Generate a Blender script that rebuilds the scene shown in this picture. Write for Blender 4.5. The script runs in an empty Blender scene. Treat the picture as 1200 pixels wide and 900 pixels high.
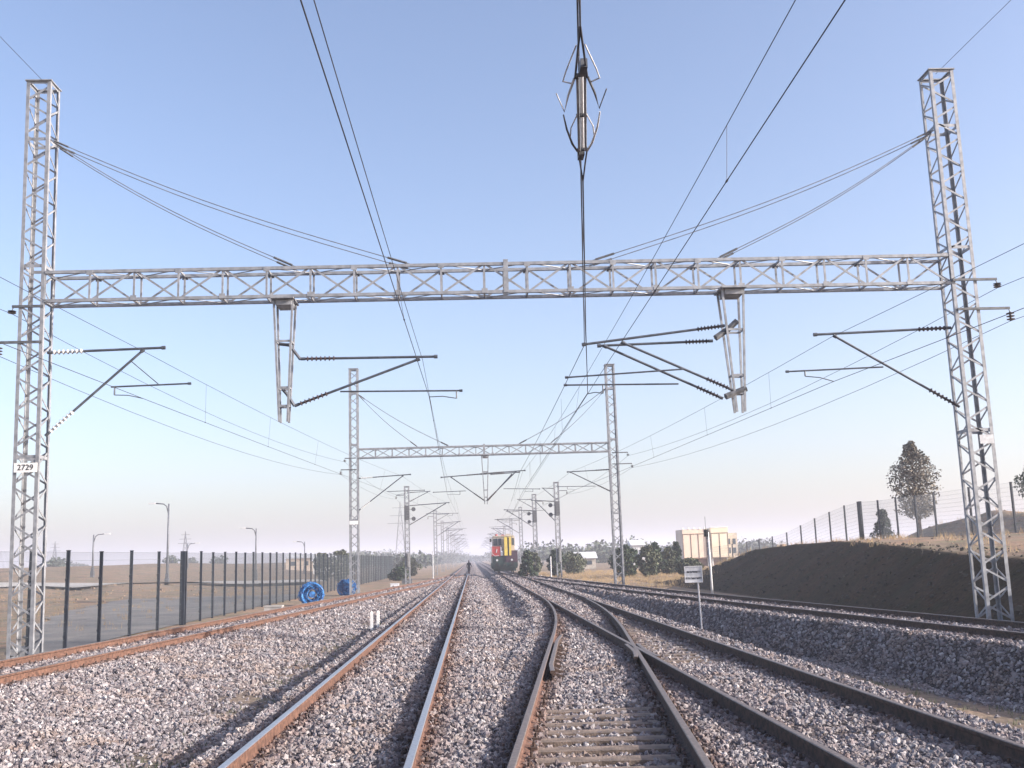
import bpy, math, random
import numpy as np
from mathutils import Vector, Matrix
R = math.radians
scene = bpy.context.scene
col = scene.collection

# ------------------------------------------------------------------ camera
CAM = Vector((0, 0, 1.73))
yaw, pitch, roll = R(2.466), R(9.623), R(1.8)
f = Vector((math.sin(yaw)*math.cos(pitch), math.cos(yaw)*math.cos(pitch), math.sin(pitch)))
r0 = Vector((math.cos(yaw), -math.sin(yaw), 0)); u0 = r0.cross(f)
u = math.cos(roll)*u0 + math.sin(roll)*r0
rr = math.cos(roll)*r0 - math.sin(roll)*u0
cd = bpy.data.cameras.new('camera'); cam = bpy.data.objects.new('camera', cd); col.objects.link(cam)
cam.matrix_world = Matrix(((rr.x, u.x, -f.x, CAM.x), (rr.y, u.y, -f.y, CAM.y), (rr.z, u.z, -f.z, CAM.z), (0, 0, 0, 1)))
cd.sensor_width = 36; cd.lens = 36.0; cd.clip_start = .05; cd.clip_end = 6000
scene.camera = cam

# ------------------------------------------------------------------ light
SUN_EL, SUN_AZ = 22.0, 107.0           # azimuth clockwise from +y
w = bpy.data.worlds.new('World'); scene.world = w; w.use_nodes = True
nt = w.node_tree; bg = nt.nodes['Background']
sky = nt.nodes.new('ShaderNodeTexSky'); sky.sky_type = 'NISHITA'; sky.sun_disc = False
sky.sun_elevation = R(SUN_EL); sky.sun_rotation = R(SUN_AZ)
sky.altitude = 400; sky.air_density = 1.0; sky.dust_density = 3.6; sky.ozone_density = 1.6
tint = nt.nodes.new('ShaderNodeMix'); tint.data_type = 'RGBA'; tint.blend_type = 'MULTIPLY'; tint.inputs[0].default_value = 1
tint.inputs[7].default_value = (1.08, 1.0, 1.03, 1)
nt.links.new(sky.outputs[0], tint.inputs[6]); nt.links.new(tint.outputs[2], bg.inputs[0]); bg.inputs[1].default_value = 0.15
sd = bpy.data.lights.new('sun', 'SUN'); sd.energy = 5.0; sd.angle = R(.5); sd.color = (1, .92, .83)
so = bpy.data.objects.new('sun', sd); col.objects.link(so)
dirv = Vector((math.sin(R(SUN_AZ))*math.cos(R(SUN_EL)), math.cos(R(SUN_AZ))*math.cos(R(SUN_EL)), math.sin(R(SUN_EL))))
so.rotation_euler = dirv.to_track_quat('Z', 'Y').to_euler(); so.location = (40, -20, 60)
vs = scene.view_settings; vs.view_transform = 'Standard'; vs.look = 'None'; vs.gamma = 1; vs.exposure = 0.93
try:
    scene.cycles.use_denoising = True
    scene.cycles.max_bounces = 6; scene.cycles.volume_bounces = 1; scene.cycles.transparent_max_bounces = 12
except Exception: pass

# ------------------------------------------------------------------ materials
def mat(name, base, rough=.7, metal=0, var=.25, scale=8, bump=0, bscale=60, second=None, spec=None, coord='Object', detail=6):
    m = bpy.data.materials.new(name); m.use_nodes = True; n = m.node_tree; P = n.nodes['Principled BSDF']
    P.inputs['Roughness'].default_value = rough; P.inputs['Metallic'].default_value = metal
    if spec is not None: P.inputs['Specular IOR Level'].default_value = spec
    tc = n.nodes.new('ShaderNodeTexCoord'); nz = n.nodes.new('ShaderNodeTexNoise')
    nz.inputs['Scale'].default_value = scale; nz.inputs['Detail'].default_value = detail
    n.links.new(tc.outputs[coord], nz.inputs['Vector'])
    rp = n.nodes.new('ShaderNodeValToRGB'); e = rp.color_ramp.elements
    e[0].position = .35; e[1].position = .65
    b2 = second if second else tuple(min(1, c*(1+var)) for c in base)
    e[0].color = tuple(c*(1-var) for c in base)+(1,) if not second else tuple(base)+(1,)
    e[1].color = tuple(b2)+(1,)
    n.links.new(nz.outputs['Fac'], rp.inputs[0]); n.links.new(rp.outputs[0], P.inputs['Base Color'])
    if bump:
        n2 = n.nodes.new('ShaderNodeTexNoise'); n2.inputs['Scale'].default_value = bscale; n2.inputs['Detail'].default_value = 4
        n.links.new(tc.outputs[coord], n2.inputs['Vector'])
        bp = n.nodes.new('ShaderNodeBump'); bp.inputs['Strength'].default_value = bump; bp.inputs['Distance'].default_value = .02
        n.links.new(n2.outputs['Fac'], bp.inputs['Height']); n.links.new(bp.outputs[0], P.inputs['Normal'])
    return m
M = {}
M['steel'] = mat('galvanised_steel', (.28, .29, .31), .55, .35, .22, 6)
M['steel_dark'] = mat('weathered_steel', (.11, .115, .125), .6, .3, .3, 8)
M['tube'] = mat('cantilever_tube', (.09, .10, .12), .5, .35, .25, 6)
M['wire'] = mat('overhead_wire', (.045, .045, .055), .6, .3, .2, 3)
M['stay'] = mat('stay_rope', (.16, .17, .2), .6, .3, .2, 3)
M['ceramic'] = mat('grey_white_porcelain', (.5, .5, .5), .3, 0, .15, 10)
M['ceramic_brown'] = mat('dark_brown_porcelain', (.05, .035, .035), .3, 0, .2, 10)
M['rust'] = mat('shaded_rusty_rail_side', (.03, .019, .016), .85, .0, .3, 14, .4, 90, second=(.085, .05, .037))  # rust for rails seen from their unlit side, shade put into the colour
M['head'] = mat('worn_rail_head', (.36, .35, .36), .32, .85, .2, 30, second=(.52, .51, .52))
M['headrust'] = mat('rusty_rail_head', (.11, .085, .075), .5, .3, .3, 20, second=(.19, .155, .135))
M['rust_lit'] = mat('lit_rusty_rail_side', (.07, .034, .024), .85, .0, .3, 14, .4, 90, second=(.165, .085, .058))  # brighter copy of the rust for sunlit rail sides, sunlight in the colour
M['timber'] = mat('old_timber', (.10, .075, .06), .9, 0, .3, 5, .6, 40, second=(.22, .165, .13))
M['concrete'] = mat('concrete', (.33, .31, .29), .9, 0, .15, 5, .3, 60)
M['fence'] = mat('dark_fence_post', (.022, .028, .04), .5, .2, .2, 6)
M['meshwire'] = mat('welded_mesh', (.12, .14, .15), .6, .2, .15, 6)
M['palemesh'] = mat('pale_welded_mesh', (.24, .26, .29), .6, .2, .15, 6)
M['white'] = mat('white_paint', (.78, .78, .77), .6, 0, .06, 8)
M['offwhite'] = mat('dusty_white_paint', (.55, .56, .58), .6, 0, .12, 12)
M['black'] = mat('black_paint', (.012, .012, .014), .5, 0, .2, 8)
M['blue'] = mat('blue_cable', (.008, .06, .20), .5, 0, .3, 5, second=(.03, .20, .50))
M['red'] = mat('red_paint', (.42, .03, .035), .5, 0, .3, 3, second=(.30, .06, .05))
M['yellow'] = mat('yellow_paint', (.74, .56, .10), .5, 0, .2, 3, second=(.55, .42, .12))
M['green'] = mat('dark_green_paint', (.012, .03, .026), .5, 0, .2, 5)
M['maroon'] = mat('dark_maroon_paint', (.05, .02, .035), .6, 0, .3, 4)
M['glass'] = mat('dark_glass', (.05, .07, .09), .08, 0, .1, 2)
M['cab'] = mat('pale_cab_paint', (.45, .40, .34), .55, 0, .15, 4)
M['cloth'] = mat('dark_work_clothes', (.02, .018, .03), .9, 0, .2, 10)
M['skin'] = mat('skin', (.35, .19, .13), .6, 0, .1, 10)
M['hair'] = mat('dark_hair', (.015, .012, .01), .7, 0, .2, 20)
M['cream'] = mat('cream_cladding', (.70, .60, .44), .8, 0, .1, .7, second=(.78, .70, .54))
M['pink'] = mat('pale_pink_cladding', (.66, .53, .42), .8, 0, .1, .7, second=(.74, .62, .50))
M['brown'] = mat('brown_trim', (.16, .09, .06), .8, 0, .2, 3)
M['bark'] = mat('bark', (.09, .06, .045), .9, 0, .3, 9, .6, 30)
M['lamp'] = mat('lamp_pole_paint', (.12, .13, .15), .6, .2, .2, 3)
M['soil'] = mat('loose_soil', (.17, .12, .085), .95, 0, .2, 1.5, .8, 6, second=(.26, .19, .13))

def leafmat(name, a, b):
    m = bpy.data.materials.new(name); m.use_nodes = True; n = m.node_tree; P = n.nodes['Principled BSDF']
    P.inputs['Roughness'].default_value = .75
    g = n.nodes.new('ShaderNodeNewGeometry'); rp = n.nodes.new('ShaderNodeValToRGB')
    rp.color_ramp.elements[0].color = a+(1,); rp.color_ramp.elements[1].color = b+(1,)
    n.links.new(g.outputs['Random Per Island'], rp.inputs[0]); n.links.new(rp.outputs[0], P.inputs['Base Color'])
    return m
M['leaf_dry'] = leafmat('dry_foliage', (.05, .05, .04), (.25, .215, .17))
M['leaf_dark'] = leafmat('dark_foliage', (.014, .028, .014), (.055, .085, .04))
M['leaf_mid'] = leafmat('olive_foliage', (.03, .045, .022), (.10, .11, .06))
M['leaf_far'] = leafmat('far_foliage', (.03, .05, .035), (.08, .10, .07))
M['straw'] = leafmat('dry_grass', (.30, .20, .10), (.50, .37, .21))
M['weed'] = leafmat('weed_leaves', (.05, .07, .03), (.16, .17, .09))

# ------------------------------------------------------------------ mesh builder
class MB:
    def __init__(s): s.v = []; s.f = []; s.m = []
    def add(s, vs_, fs, mi=0):
        o = len(s.v); s.v += [tuple(v) for v in vs_]; s.f += [tuple(i+o for i in q) for q in fs]; s.m += [mi]*len(fs); return s
    def box(s, x0, x1, y0, y1, z0, z1, mi=0):
        return s.add([(x, y, z) for z in (z0, z1) for y in (y0, y1) for x in (x0, x1)],
                     [(0, 2, 3, 1), (4, 5, 7, 6), (0, 1, 5, 4), (2, 6, 7, 3), (0, 4, 6, 2), (1, 3, 7, 5)], mi)
    def bar(s, p, q, wd, h=None, mi=0, up=(0, 1, 0)):
        h = wd if h is None else h
        p = Vector(p); q = Vector(q); d = (q-p).normalized(); a = d.cross(Vector(up))
        if a.length < .05: a = d.cross(Vector((1, 0, 0)))
        a.normalize(); b = d.cross(a)
        vs_ = [e+a*(sx*wd/2)+b*(sy*h/2) for e in (p, q) for sx, sy in ((-1, -1), (1, -1), (1, 1), (-1, 1))]
        return s.add(vs_, [(3, 2, 1, 0), (4, 5, 6, 7), (0, 1, 5, 4), (1, 2, 6, 5), (2, 3, 7, 6), (3, 0, 4, 7)], mi)
    def tube(s, pts, r, n=8, mi=0, cap=True):
        pts = [Vector(p) for p in pts]; rs = r if isinstance(r, (list, tuple)) else [r]*len(pts)
        ring = []; a = None
        for i, p in enumerate(pts):
            d = (pts[min(i+1, len(pts)-1)]-pts[max(i-1, 0)]).normalized()
            if a is None:
                a = d.cross(Vector((0, 0, 1)));
                if a.length < .05: a = d.cross(Vector((1, 0, 0)))
            else: a = a - d*a.dot(d)
            a.normalize(); b = d.cross(a)
            ring += [p+(a*math.cos(t)+b*math.sin(t))*rs[i] for t in [2*math.pi*k/n for k in range(n)]]
        fs = [(i*n+k, i*n+(k+1) % n, (i+1)*n+(k+1) % n, (i+1)*n+k) for i in range(len(pts)-1) for k in range(n)]
        if cap: fs += [tuple(range(n))[::-1], tuple((len(pts)-1)*n+k for k in range(n))]
        return s.add(ring, fs, mi)
    def ins(s, p, q, r=.06, core=.025, k=6, n=10, mi=0):
        """ribbed insulator between p and q"""
        p = Vector(p); q = Vector(q); pts = []; rs = []
        for i in range(k):
            t0, t1 = i/k, (i+1)/k
            for t, rad in ((t0, core), (t0+.35/k, core), (t0+.42/k, r), (t0+.62/k, r*.9), (t0+.75/k, core)):
                pts.append(p.lerp(q, t)); rs.append(rad)
        pts.append(q); rs.append(core)
        return s.tube(pts, rs, n, mi)
    def prism(s, pts, z0, z1, mi=0):
        n = len(pts)
        return s.add([(x, y, z0) for x, y in pts]+[(x, y, z1) for x, y in pts],
                     [tuple(range(n))[::-1], tuple(range(n, 2*n))]+[(i, (i+1) % n, n+(i+1) % n, n+i) for i in range(n)], mi)
    def build(s, name, mats, parent=None, smooth=False):
        me = bpy.data.meshes.new(name); me.from_pydata(s.v, [], s.f)
        if not isinstance(mats, (list, tuple)): mats = [mats]
        for m in mats: me.materials.append(m)
        if len(mats) > 1: me.polygons.foreach_set('material_index', s.m)
        if smooth: me.polygons.foreach_set('use_smooth', [True]*len(me.polygons))
        me.update(); o = bpy.data.objects.new(name, me); col.objects.link(o)
        if parent: o.parent = parent
        return o
def tag(o, label=None, cat=None, group=None, kind=None):
    if label: o['label'] = label
    if cat: o['category'] = cat
    if group: o['group'] = group
    if kind: o['kind'] = kind
    return o
def empty(name, loc=(0, 0, 0), rz=0, label=None, cat=None, group=None):
    o = bpy.data.objects.new(name, None); col.objects.link(o); o.location = loc; o.rotation_euler = (0, 0, rz)
    o.empty_display_size = .1
    return tag(o, label, cat, group)
KIDS = {}
def kids(o):
    return [c for c in bpy.data.objects if c.parent == o]
def copy_tree(o, parent=None):
    c = o.copy(); col.objects.link(c); c.parent = parent
    for ch in kids(o): copy_tree(ch, c)
    return c
def off(o, d):   # children coordinates are in world numbers; shift them to the root
    pass

# ------------------------------------------------------------------ track alignments
def hermite(P):
    X = np.array([p[0] for p in P], float); Yv = np.array([p[1] for p in P], float)
    m = np.gradient(Yv, X)
    def fn(t):
        t = np.asarray(t, float); tc = np.clip(t, X[0], X[-1]); i = np.clip(np.searchsorted(X, tc)-1, 0, len(X)-2)
        h = X[i+1]-X[i]; s_ = (tc-X[i])/h
        v = (2*s_**3-3*s_**2+1)*Yv[i]+(s_**3-2*s_**2+s_)*h*m[i]+(-2*s_**3+3*s_**2)*Yv[i+1]+(s_**3-s_**2)*h*m[i+1]
        return v+np.where(t < X[0], (t-X[0])*m[0], 0)
    return fn
XA = hermite([(0, -10.45), (18.6, -9.05), (28, -8.28), (40.6, -7.25), (54, -6.2), (66, -5.25), (79, -4.25), (100, -2.85), (120, -1.85), (140, -1.45), (160, -1.42), (700, -1.42)])
XD = hermite([(0, 14.3), (12, 12.5), (20, 11.4), (28, 10.55), (37.7, 9.6), (47, 8.75), (65, 7.4), (90, 5.75), (115, 4.55), (140, 3.95), (165, 3.83), (700, 3.83)])
XB = lambda y: np.full_like(np.asarray(y, float), -1.42)
XE = lambda y: np.full_like(np.asarray(y, float), 3.87)
def XC(y):
    y = np.asarray(y, float); L = 23.5
    near = 2.63-.102*(24-y); t = np.clip(y-24, 0, L)
    return np.where(y < 24, near, 2.63+.102*t-.102*t*t/(2*L))
G = .822

# ------------------------------------------------------------------ terrain
rng = np.random.default_rng(7)
_ph = rng.uniform(0, 6.28, (4, 24)); _dr = rng.uniform(0, 6.28, (24,))
def wob(x, y, scale, seed=0, n=8):
    v = 0
    for k in range(n):
        a = _dr[(k+seed*3) % 24]; fr = (1+.37*k)/scale
        v = v+np.sin((x*math.cos(a)+y*math.sin(a))*fr*2.0+_ph[seed % 4, (k+seed) % 24])/(1+.35*k)
    return v/n*1.6
def sst(a, b, t):
    t = np.clip((t-a)/(b-a), 0, 1); return t*t*(3-2*t)
def height(x, y):
    x = np.asarray(x, float); y = np.asarray(y, float)
    A, B, Cc, E, D = XA(y), XB(y), XC(y), XE(y), XD(y)
    jit = .10*wob(x, y, 1.6, 1)+.05*wob(x, y, .5, 2)
    # floors
    t = np.clip((x-(A+1.6))/np.maximum((B-1.9)-(A+1.6), .3), 0, 1)
    leftfloor = -.22*(1-t)-.56*t+.05*wob(x, y, 2.5, 3)
    mid = -.25-.28*sst(30, 42, y)*sst(-.3, .9, x)+.05*wob(x, y, 2.0, 2)
    ditch = -1.02+.05*wob(x, y, 1.5, 1)
    far_left = -.42+.10*wob(x, y, 9, 0)*sst(-12, -22, x)
    rise = sst(70, 210, y)*sst(-22, -70, x)
    far_left = far_left+rise*(3.0+1.3*wob(x, y, 60, 2))+1.3*np.abs(wob(x, y, 13, 1))*sst(-24, -30, x)*sst(50, 75, y)*sst(125, 100, y)
    far_left = np.where((x < -12), far_left, -.42)
    right = -.34+.05*wob(x, y, 4, 0)
    z = np.where(x < A, far_left, np.where(x < B, leftfloor, np.where(x < E, mid, np.where(x < D, ditch, right))))
    def bed(c, half, slope, top=-.185):
        d = np.abs(x-c)+jit*.8
        return top-np.clip(d-half, 0, None)*slope
    z = np.maximum(z, bed(A, 1.45, .55, -.19))
    z = np.maximum(z, np.where(x < B, bed(B, 1.33, 1.35, -.15), bed(B, 1.7, .35, -.17)))
    z = np.maximum(z, np.where(y < 60, bed(Cc, 1.5, .5, -.185), -9))
    z = np.maximum(z, bed(E, 1.62, .95, -.17))
    z = np.maximum(z, np.where(x < D, bed(D, 1.5, .92, -.17), bed(D, 1.5, .5, -.17)))
    # hollows between rails where turnout timbers show
    z = z-.045*sst(.70, .62, np.abs(x-Cc))*sst(14.2, 13.2, y)
    z = z-.05*sst(.7, .62, np.abs(x-E))*sst(17.5, 18.5, y)*sst(31, 29, y)
    # berm on the right
    zc = np.interp(y, [0, 20, 27, 31, 38, 42, 46, 54, 61, 68, 75, 79], [1.2, 1.2, 1.25, 1.4, 1.75, 1.9, 2.0, 1.95, 1.7, 1.05, -.1, -.34])
    xc = np.interp(y, [0, 24, 31, 38, 46, 54], [14.5, 14.6, 14.9, 15.5, 16.4, 16.6])+.16*wob(y*1.0, x*.05, 1.3, 2)+.35*wob(y*1.0, x*.02, 6, 1)
    face = np.clip((x-12.75)/(xc-12.75), 0, 1)
    plate = np.clip((x-xc)/(24-xc), 0, 1)
    zf = np.interp(y, [0, 62, 72, 80, 92], [2.05, 2.1, 1.25, .35, -.3])
    berm = -.34+(zc+.34)*face+(.05*wob(x, y, 1.8, 0)+.07*wob(x*.25, y, .55, 3)+.04*wob(x*.8, y, .25, 1))*face*(1-.5*face)
    berm = np.where(x > xc, zc+(zf-zc)*plate+.08*wob(x, y, 2.2, 1)*np.clip(plate*6, 0, 1)+.03*wob(x, y, .5, 2), berm)
    mound = 1.15*sst(26, 29, x)*sst(46, 38, x)*sst(38, 46, y)*sst(72, 60, y)*(1+.35*wob(x, y, 4, 3))
    bl = sst(95, 80, y)
    bl = np.where(x > 12.55, bl, 0)
    z = np.where(x > 12.55, z*(1-bl)+(berm+mound)*bl, z)
    z = z+.02*wob(x, y, .9, 3)*sst(1.2, 2.0, np.abs(x+1.42))
    # gentle far land
    z = z+sst(250, 900, y)*1.0*wob(x, y, 160, 1)*sst(20, 80, np.abs(x))
    return z
def steps(*segs):
    out = [segs[0][0]]
    for a, b, st in segs:
        n = max(1, int(round((b-a)/st))); out += list(np.linspace(a, b, n+1)[1:])
    return np.array(out)
xs = steps((-1500, -300, 100), (-300, -60, 8), (-60, -14, 1.2), (-14, -4.5, .22), (-4.5, 5.8, .11), (5.8, 17.4, .13), (17.4, 40, .45), (40, 140, 5), (140, 300, 20), (300, 1500, 100))
ys = steps((-60, 0, 6), (0, 6, .5), (6, 20, .13), (20, 40, .22), (40, 80, .5), (80, 160, 1.3), (160, 400, 8), (400, 2600, 80))
XX, YY = np.meshgrid(xs, ys)
ZZ = height(XX, YY)
nx, ny = len(xs), len(ys)
me = bpy.data.meshes.new('ground')
co = np.stack([XX, YY, ZZ], -1).reshape(-1, 3).astype(np.float32)
idx = np.arange(nx*ny).reshape(ny, nx)
quads = np.stack([idx[:-1, :-1], idx[:-1, 1:], idx[1:, 1:], idx[1:, :-1]], -1).reshape(-1, 4)
me.vertices.add(len(co)); me.vertices.foreach_set('co', co.ravel())
me.loops.add(quads.size); me.loops.foreach_set('vertex_index', quads.ravel().astype(np.int32))
me.polygons.add(len(quads)); me.polygons.foreach_set('loop_start', np.arange(0, quads.size, 4, dtype=np.int32))
try: me.polygons.foreach_set('loop_total', np.full(len(quads), 4, dtype=np.int32))
except Exception: pass
me.update(calc_edges=True); me.validate()
me.polygons.foreach_set('use_smooth', [True]*len(me.polygons))
def ballast_mask(x, y):
    A, B, D, E = XA(y), XB(y), XD(y), XE(y)
    j = .25*wob(x, y, .9, 2)+.25*wob(x, y, 3.0, 0)
    left = sst(-.15, .15, x-(A-1.55)+j*.4)
    right = sst(.15, -.15, x-(D+1.65)+j*.5)
    m = left*right
    sand1 = sst(-4.6, -4.0, x+j)*sst(-3.02, -3.15, x)*sst(9, 12, y)*sst(38, 28, y)*.85*np.clip(.35+1.4*wob(x, y, 1.1, 1), 0, 1)
    sand2 = sst(6.15, 6.45, x+j*.5)*sst(-1.5, -1.9, x-(D+.0)+1.2)*sst(44, 34, y)*np.clip(sst(-.75, -.95, height(x, y)), 0, 1)
    return np.clip(m*(1-sand1)*(1-.93*sand2), 0, 1)
BM = ballast_mask(XX, YY)
at = me.attributes.new('ballast', 'FLOAT', 'POINT'); at.data.foreach_set('value', BM.ravel().astype(np.float32))
at = me.attributes.new('stonebed', 'FLOAT', 'POINT'); at.data.foreach_set('value', (BM*sst(62, 30, YY)).ravel().astype(np.float32))
at = me.attributes.new('berm_shade', 'FLOAT', 'POINT')
BSHADE = sst(12.3, 12.8, XX+.2*wob(XX, YY, 1.5, 1))*sst(.5, -.1, XX-np.interp(YY, [0, 24, 31, 38, 46, 54], [14.5, 14.6, 14.9, 15.5, 16.4, 16.6])+.3*wob(XX, YY, 1.2, 2))*sst(88, 78, YY)
at.data.foreach_set('value', BSHADE.ravel().astype(np.float32))  # mask of the berm face, where shade is painted into the soil colour
ground = bpy.data.objects.new('ground', me); col.objects.link(ground); tag(ground, kind='structure')

def ground_mat():
    m = bpy.data.materials.new('ground_cover'); m.use_nodes = True; n = m.node_tree; L = n.links.new; P = n.nodes['Principled BSDF']
    P.inputs['Roughness'].default_value = .95; P.inputs['Specular IOR Level'].default_value = .2
    N = n.nodes.new; g = N('ShaderNodeNewGeometry')
    at = N('ShaderNodeAttribute'); at.attribute_name = 'ballast'
    vo = N('ShaderNodeTexVoronoi'); vo.inputs['Scale'].default_value = 17; L(g.outputs['Position'], vo.inputs['Vector'])
    sep = N('ShaderNodeSeparateColor'); L(vo.outputs['Color'], sep.inputs[0])
    rp = N('ShaderNodeValToRGB'); cr = rp.color_ramp; cr.interpolation = 'LINEAR'
    cr.elements[0].position = 0; cr.elements[0].color = (.05, .045, .05, 1)
    cr.elements[1].position = 1; cr.elements[1].color = (.50, .46, .45, 1)
    for p_, c_ in ((.3, (.17, .15, .155, 1)), (.55, (.27, .23, .23, 1)), (.8, (.34, .31, .315, 1))):
        e = cr.elements.new(p_); e.color = c_
    L(sep.outputs[0], rp.inputs[0])
    # darker towards the edges of each stone cell
    rd = N('ShaderNodeValToRGB'); rd.color_ramp.elements[0].position = .25; rd.color_ramp.elements[1].position = .62
    rd.color_ramp.elements[0].color = (1, 1, 1, 1); rd.color_ramp.elements[1].color = (.42, .40, .40, 1)
    L(vo.outputs['Distance'], rd.inputs[0])
    mu = N('ShaderNodeMix'); mu.data_type = 'RGBA'; mu.blend_type = 'MULTIPLY'; mu.inputs[0].default_value = 1
    ab = N('ShaderNodeAttribute'); ab.attribute_name = 'stonebed'
    md_ = N('ShaderNodeMix'); md_.data_type = 'RGBA'; L(ab.outputs['Fac'], md_.inputs[0]); L(rp.outputs[0], md_.inputs[6]); md_.inputs[7].default_value = (.10, .085, .085, 1)  # ground under loose stones darkened, shade of the gaps painted in
    L(md_.outputs[2], mu.inputs[6]); L(rd.outputs[0], mu.inputs[7])
    # soil
    ns = N('ShaderNodeTexNoise'); ns.inputs['Scale'].default_value = .35; ns.inputs['Detail'].default_value = 8; ns.inputs['Roughness'].default_value = .65
    L(g.outputs['Position'], ns.inputs['Vector'])
    rs = N('ShaderNodeValToRGB'); c2 = rs.color_ramp
    c2.elements[0].position = .3; c2.elements[0].color = (.17, .13, .095, 1); c2.elements[1].position = .72; c2.elements[1].color = (.36, .28, .205, 1)
    e = c2.elements.new(.5); e.color = (.28, .21, .15, 1); e = c2.elements.new(.6); e.color = (.31, .20, .135, 1)
    L(ns.outputs['Fac'], rs.inputs[0])
    n3 = N('ShaderNodeTexNoise'); n3.inputs['Scale'].default_value = 9; n3.inputs['Detail'].default_value = 8; L(g.outputs['Position'], n3.inputs['Vector'])
    rs2 = N('ShaderNodeValToRGB'); rs2.color_ramp.elements[0].position = .35; rs2.color_ramp.elements[0].color = (.62, .62, .6, 1); rs2.color_ramp.elements[1].position = .62; rs2.color_ramp.elements[1].color = (1.0, 1.0, 1.0, 1)
    L(n3.outputs['Fac'], rs2.inputs[0])
    ms = N('ShaderNodeMix'); ms.data_type = 'RGBA'; ms.blend_type = 'MULTIPLY'; ms.inputs[0].default_value = 1
    L(rs.outputs[0], ms.inputs[6]); L(rs2.outputs[0], ms.inputs[7])
    # weedy olive patches
    n4 = N('ShaderNodeTexNoise'); n4.inputs['Scale'].default_value = .9; n4.inputs['Detail'].default_value = 7; L(g.outputs['Position'], n4.inputs['Vector'])
    r4 = N('ShaderNodeValToRGB'); r4.color_ramp.elements[0].position = .52; r4.color_ramp.elements[0].color = (0, 0, 0, 1); r4.color_ramp.elements[1].position = .66; r4.color_ramp.elements[1].color = (.7, .7, .7, 1)
    L(n4.outputs['Fac'], r4.inputs[0])
    mw = N('ShaderNodeMix'); mw.data_type = 'RGBA'; L(r4.outputs[0], mw.inputs[0]); L(ms.outputs[2], mw.inputs[6]); mw.inputs[7].default_value = (.16, .155, .085, 1)
    ad = N('ShaderNodeAttribute'); ad.attribute_name = 'berm_shade'
    me_ = N('ShaderNodeMix'); me_.data_type = 'RGBA'; me_.blend_type = 'MULTIPLY'; L(ad.outputs['Fac'], me_.inputs[0]); L(mw.outputs[2], me_.inputs[6]); me_.inputs[7].default_value = (.23, .20, .14, 1)  # soil multiplied darker on the berm face as painted shade
    mx = N('ShaderNodeMix'); mx.data_type = 'RGBA'; L(at.outputs['Fac'], mx.inputs[0]); L(me_.outputs[2], mx.inputs[6]); L(mu.outputs[2], mx.inputs[7])
    L(mx.outputs[2], P.inputs['Base Color'])
    # bump: stones where ballast, rough soil elsewhere
    inv = N('ShaderNodeMath'); inv.operation = 'MULTIPLY'; inv.inputs[1].default_value = -1.0; L(vo.outputs['Distance'], inv.inputs[0])
    hm = N('ShaderNodeMath'); hm.operation = 'MULTIPLY_ADD'; hm.inputs[1].default_value = .8; L(sep.outputs[1], hm.inputs[0]); L(inv.outputs[0], hm.inputs[2])
    hx = N('ShaderNodeMix'); hx.data_type = 'FLOAT'; L(at.outputs['Fac'], hx.inputs[0]); L(n3.outputs['Fac'], hx.inputs[2]); L(hm.outputs[0], hx.inputs[3])
    bp = N('ShaderNodeBump'); bp.inputs['Strength'].default_value = .75; bp.inputs['Distance'].default_value = .05
    L(hx.outputs[0], bp.inputs['Height']); L(bp.outputs[0], P.inputs['Normal'])
    return m
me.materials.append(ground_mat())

def draped(name, poly_fn, y0, y1, dy, nxs, lift, m, kind='structure'):
    """a sheet lying lift above the ground, from x=poly_fn(y)[0] to [1]"""
    yy = np.arange(y0, y1+dy, dy); V = []; F = []
    for y in yy:
        a, b = poly_fn(y)
        for k in range(nxs+1):
            x = a+(b-a)*k/nxs; V.append((x, y, float(height(x, y))+lift))
    for i in range(len(yy)-1):
        for k in range(nxs):
            q = i*(nxs+1)+k; F.append((q, q+1, q+nxs+2, q+nxs+1))
    mb = MB(); mb.add(V, F); o = mb.build(name, m, smooth=True); tag(o, kind=kind); return o
M['asphalt'] = mat('dusty_asphalt', (.13, .125, .12), .9, 0, .2, .5, .3, 20, second=(.21, .19, .17))
M['paleroad'] = mat('pale_concrete_road', (.40, .38, .35), .9, 0, .1, .4)
M['strip'] = mat('pale_sandy_strip', (.52, .48, .43), .9, 0, .15, 3, .3, 30, second=(.68, .63, .58))
draped('asphalt_road', lambda y: (float(np.interp(y, [27, 30, 37, 50, 63, 76], [-11.7, -12.8, -15.3, -20, -23, -25]))-.25*math.sin(y*.9), -11.4), 27, 76, .7, 12, .03, M['asphalt'])
draped('concrete_road', lambda y: (-75+2*math.sin(y), -17-.2*(y-118)), 110, 126, 1.2, 30, .35, M['paleroad'])
draped('gravel_path', lambda y: (max(float(XA(y))-3.2-.12*math.sin(y*1.3), -11.0), float(XA(y))-1.5-.1*math.sin(y*.8)), 6, 92, .35, 3, .03, M['strip'])

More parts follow.
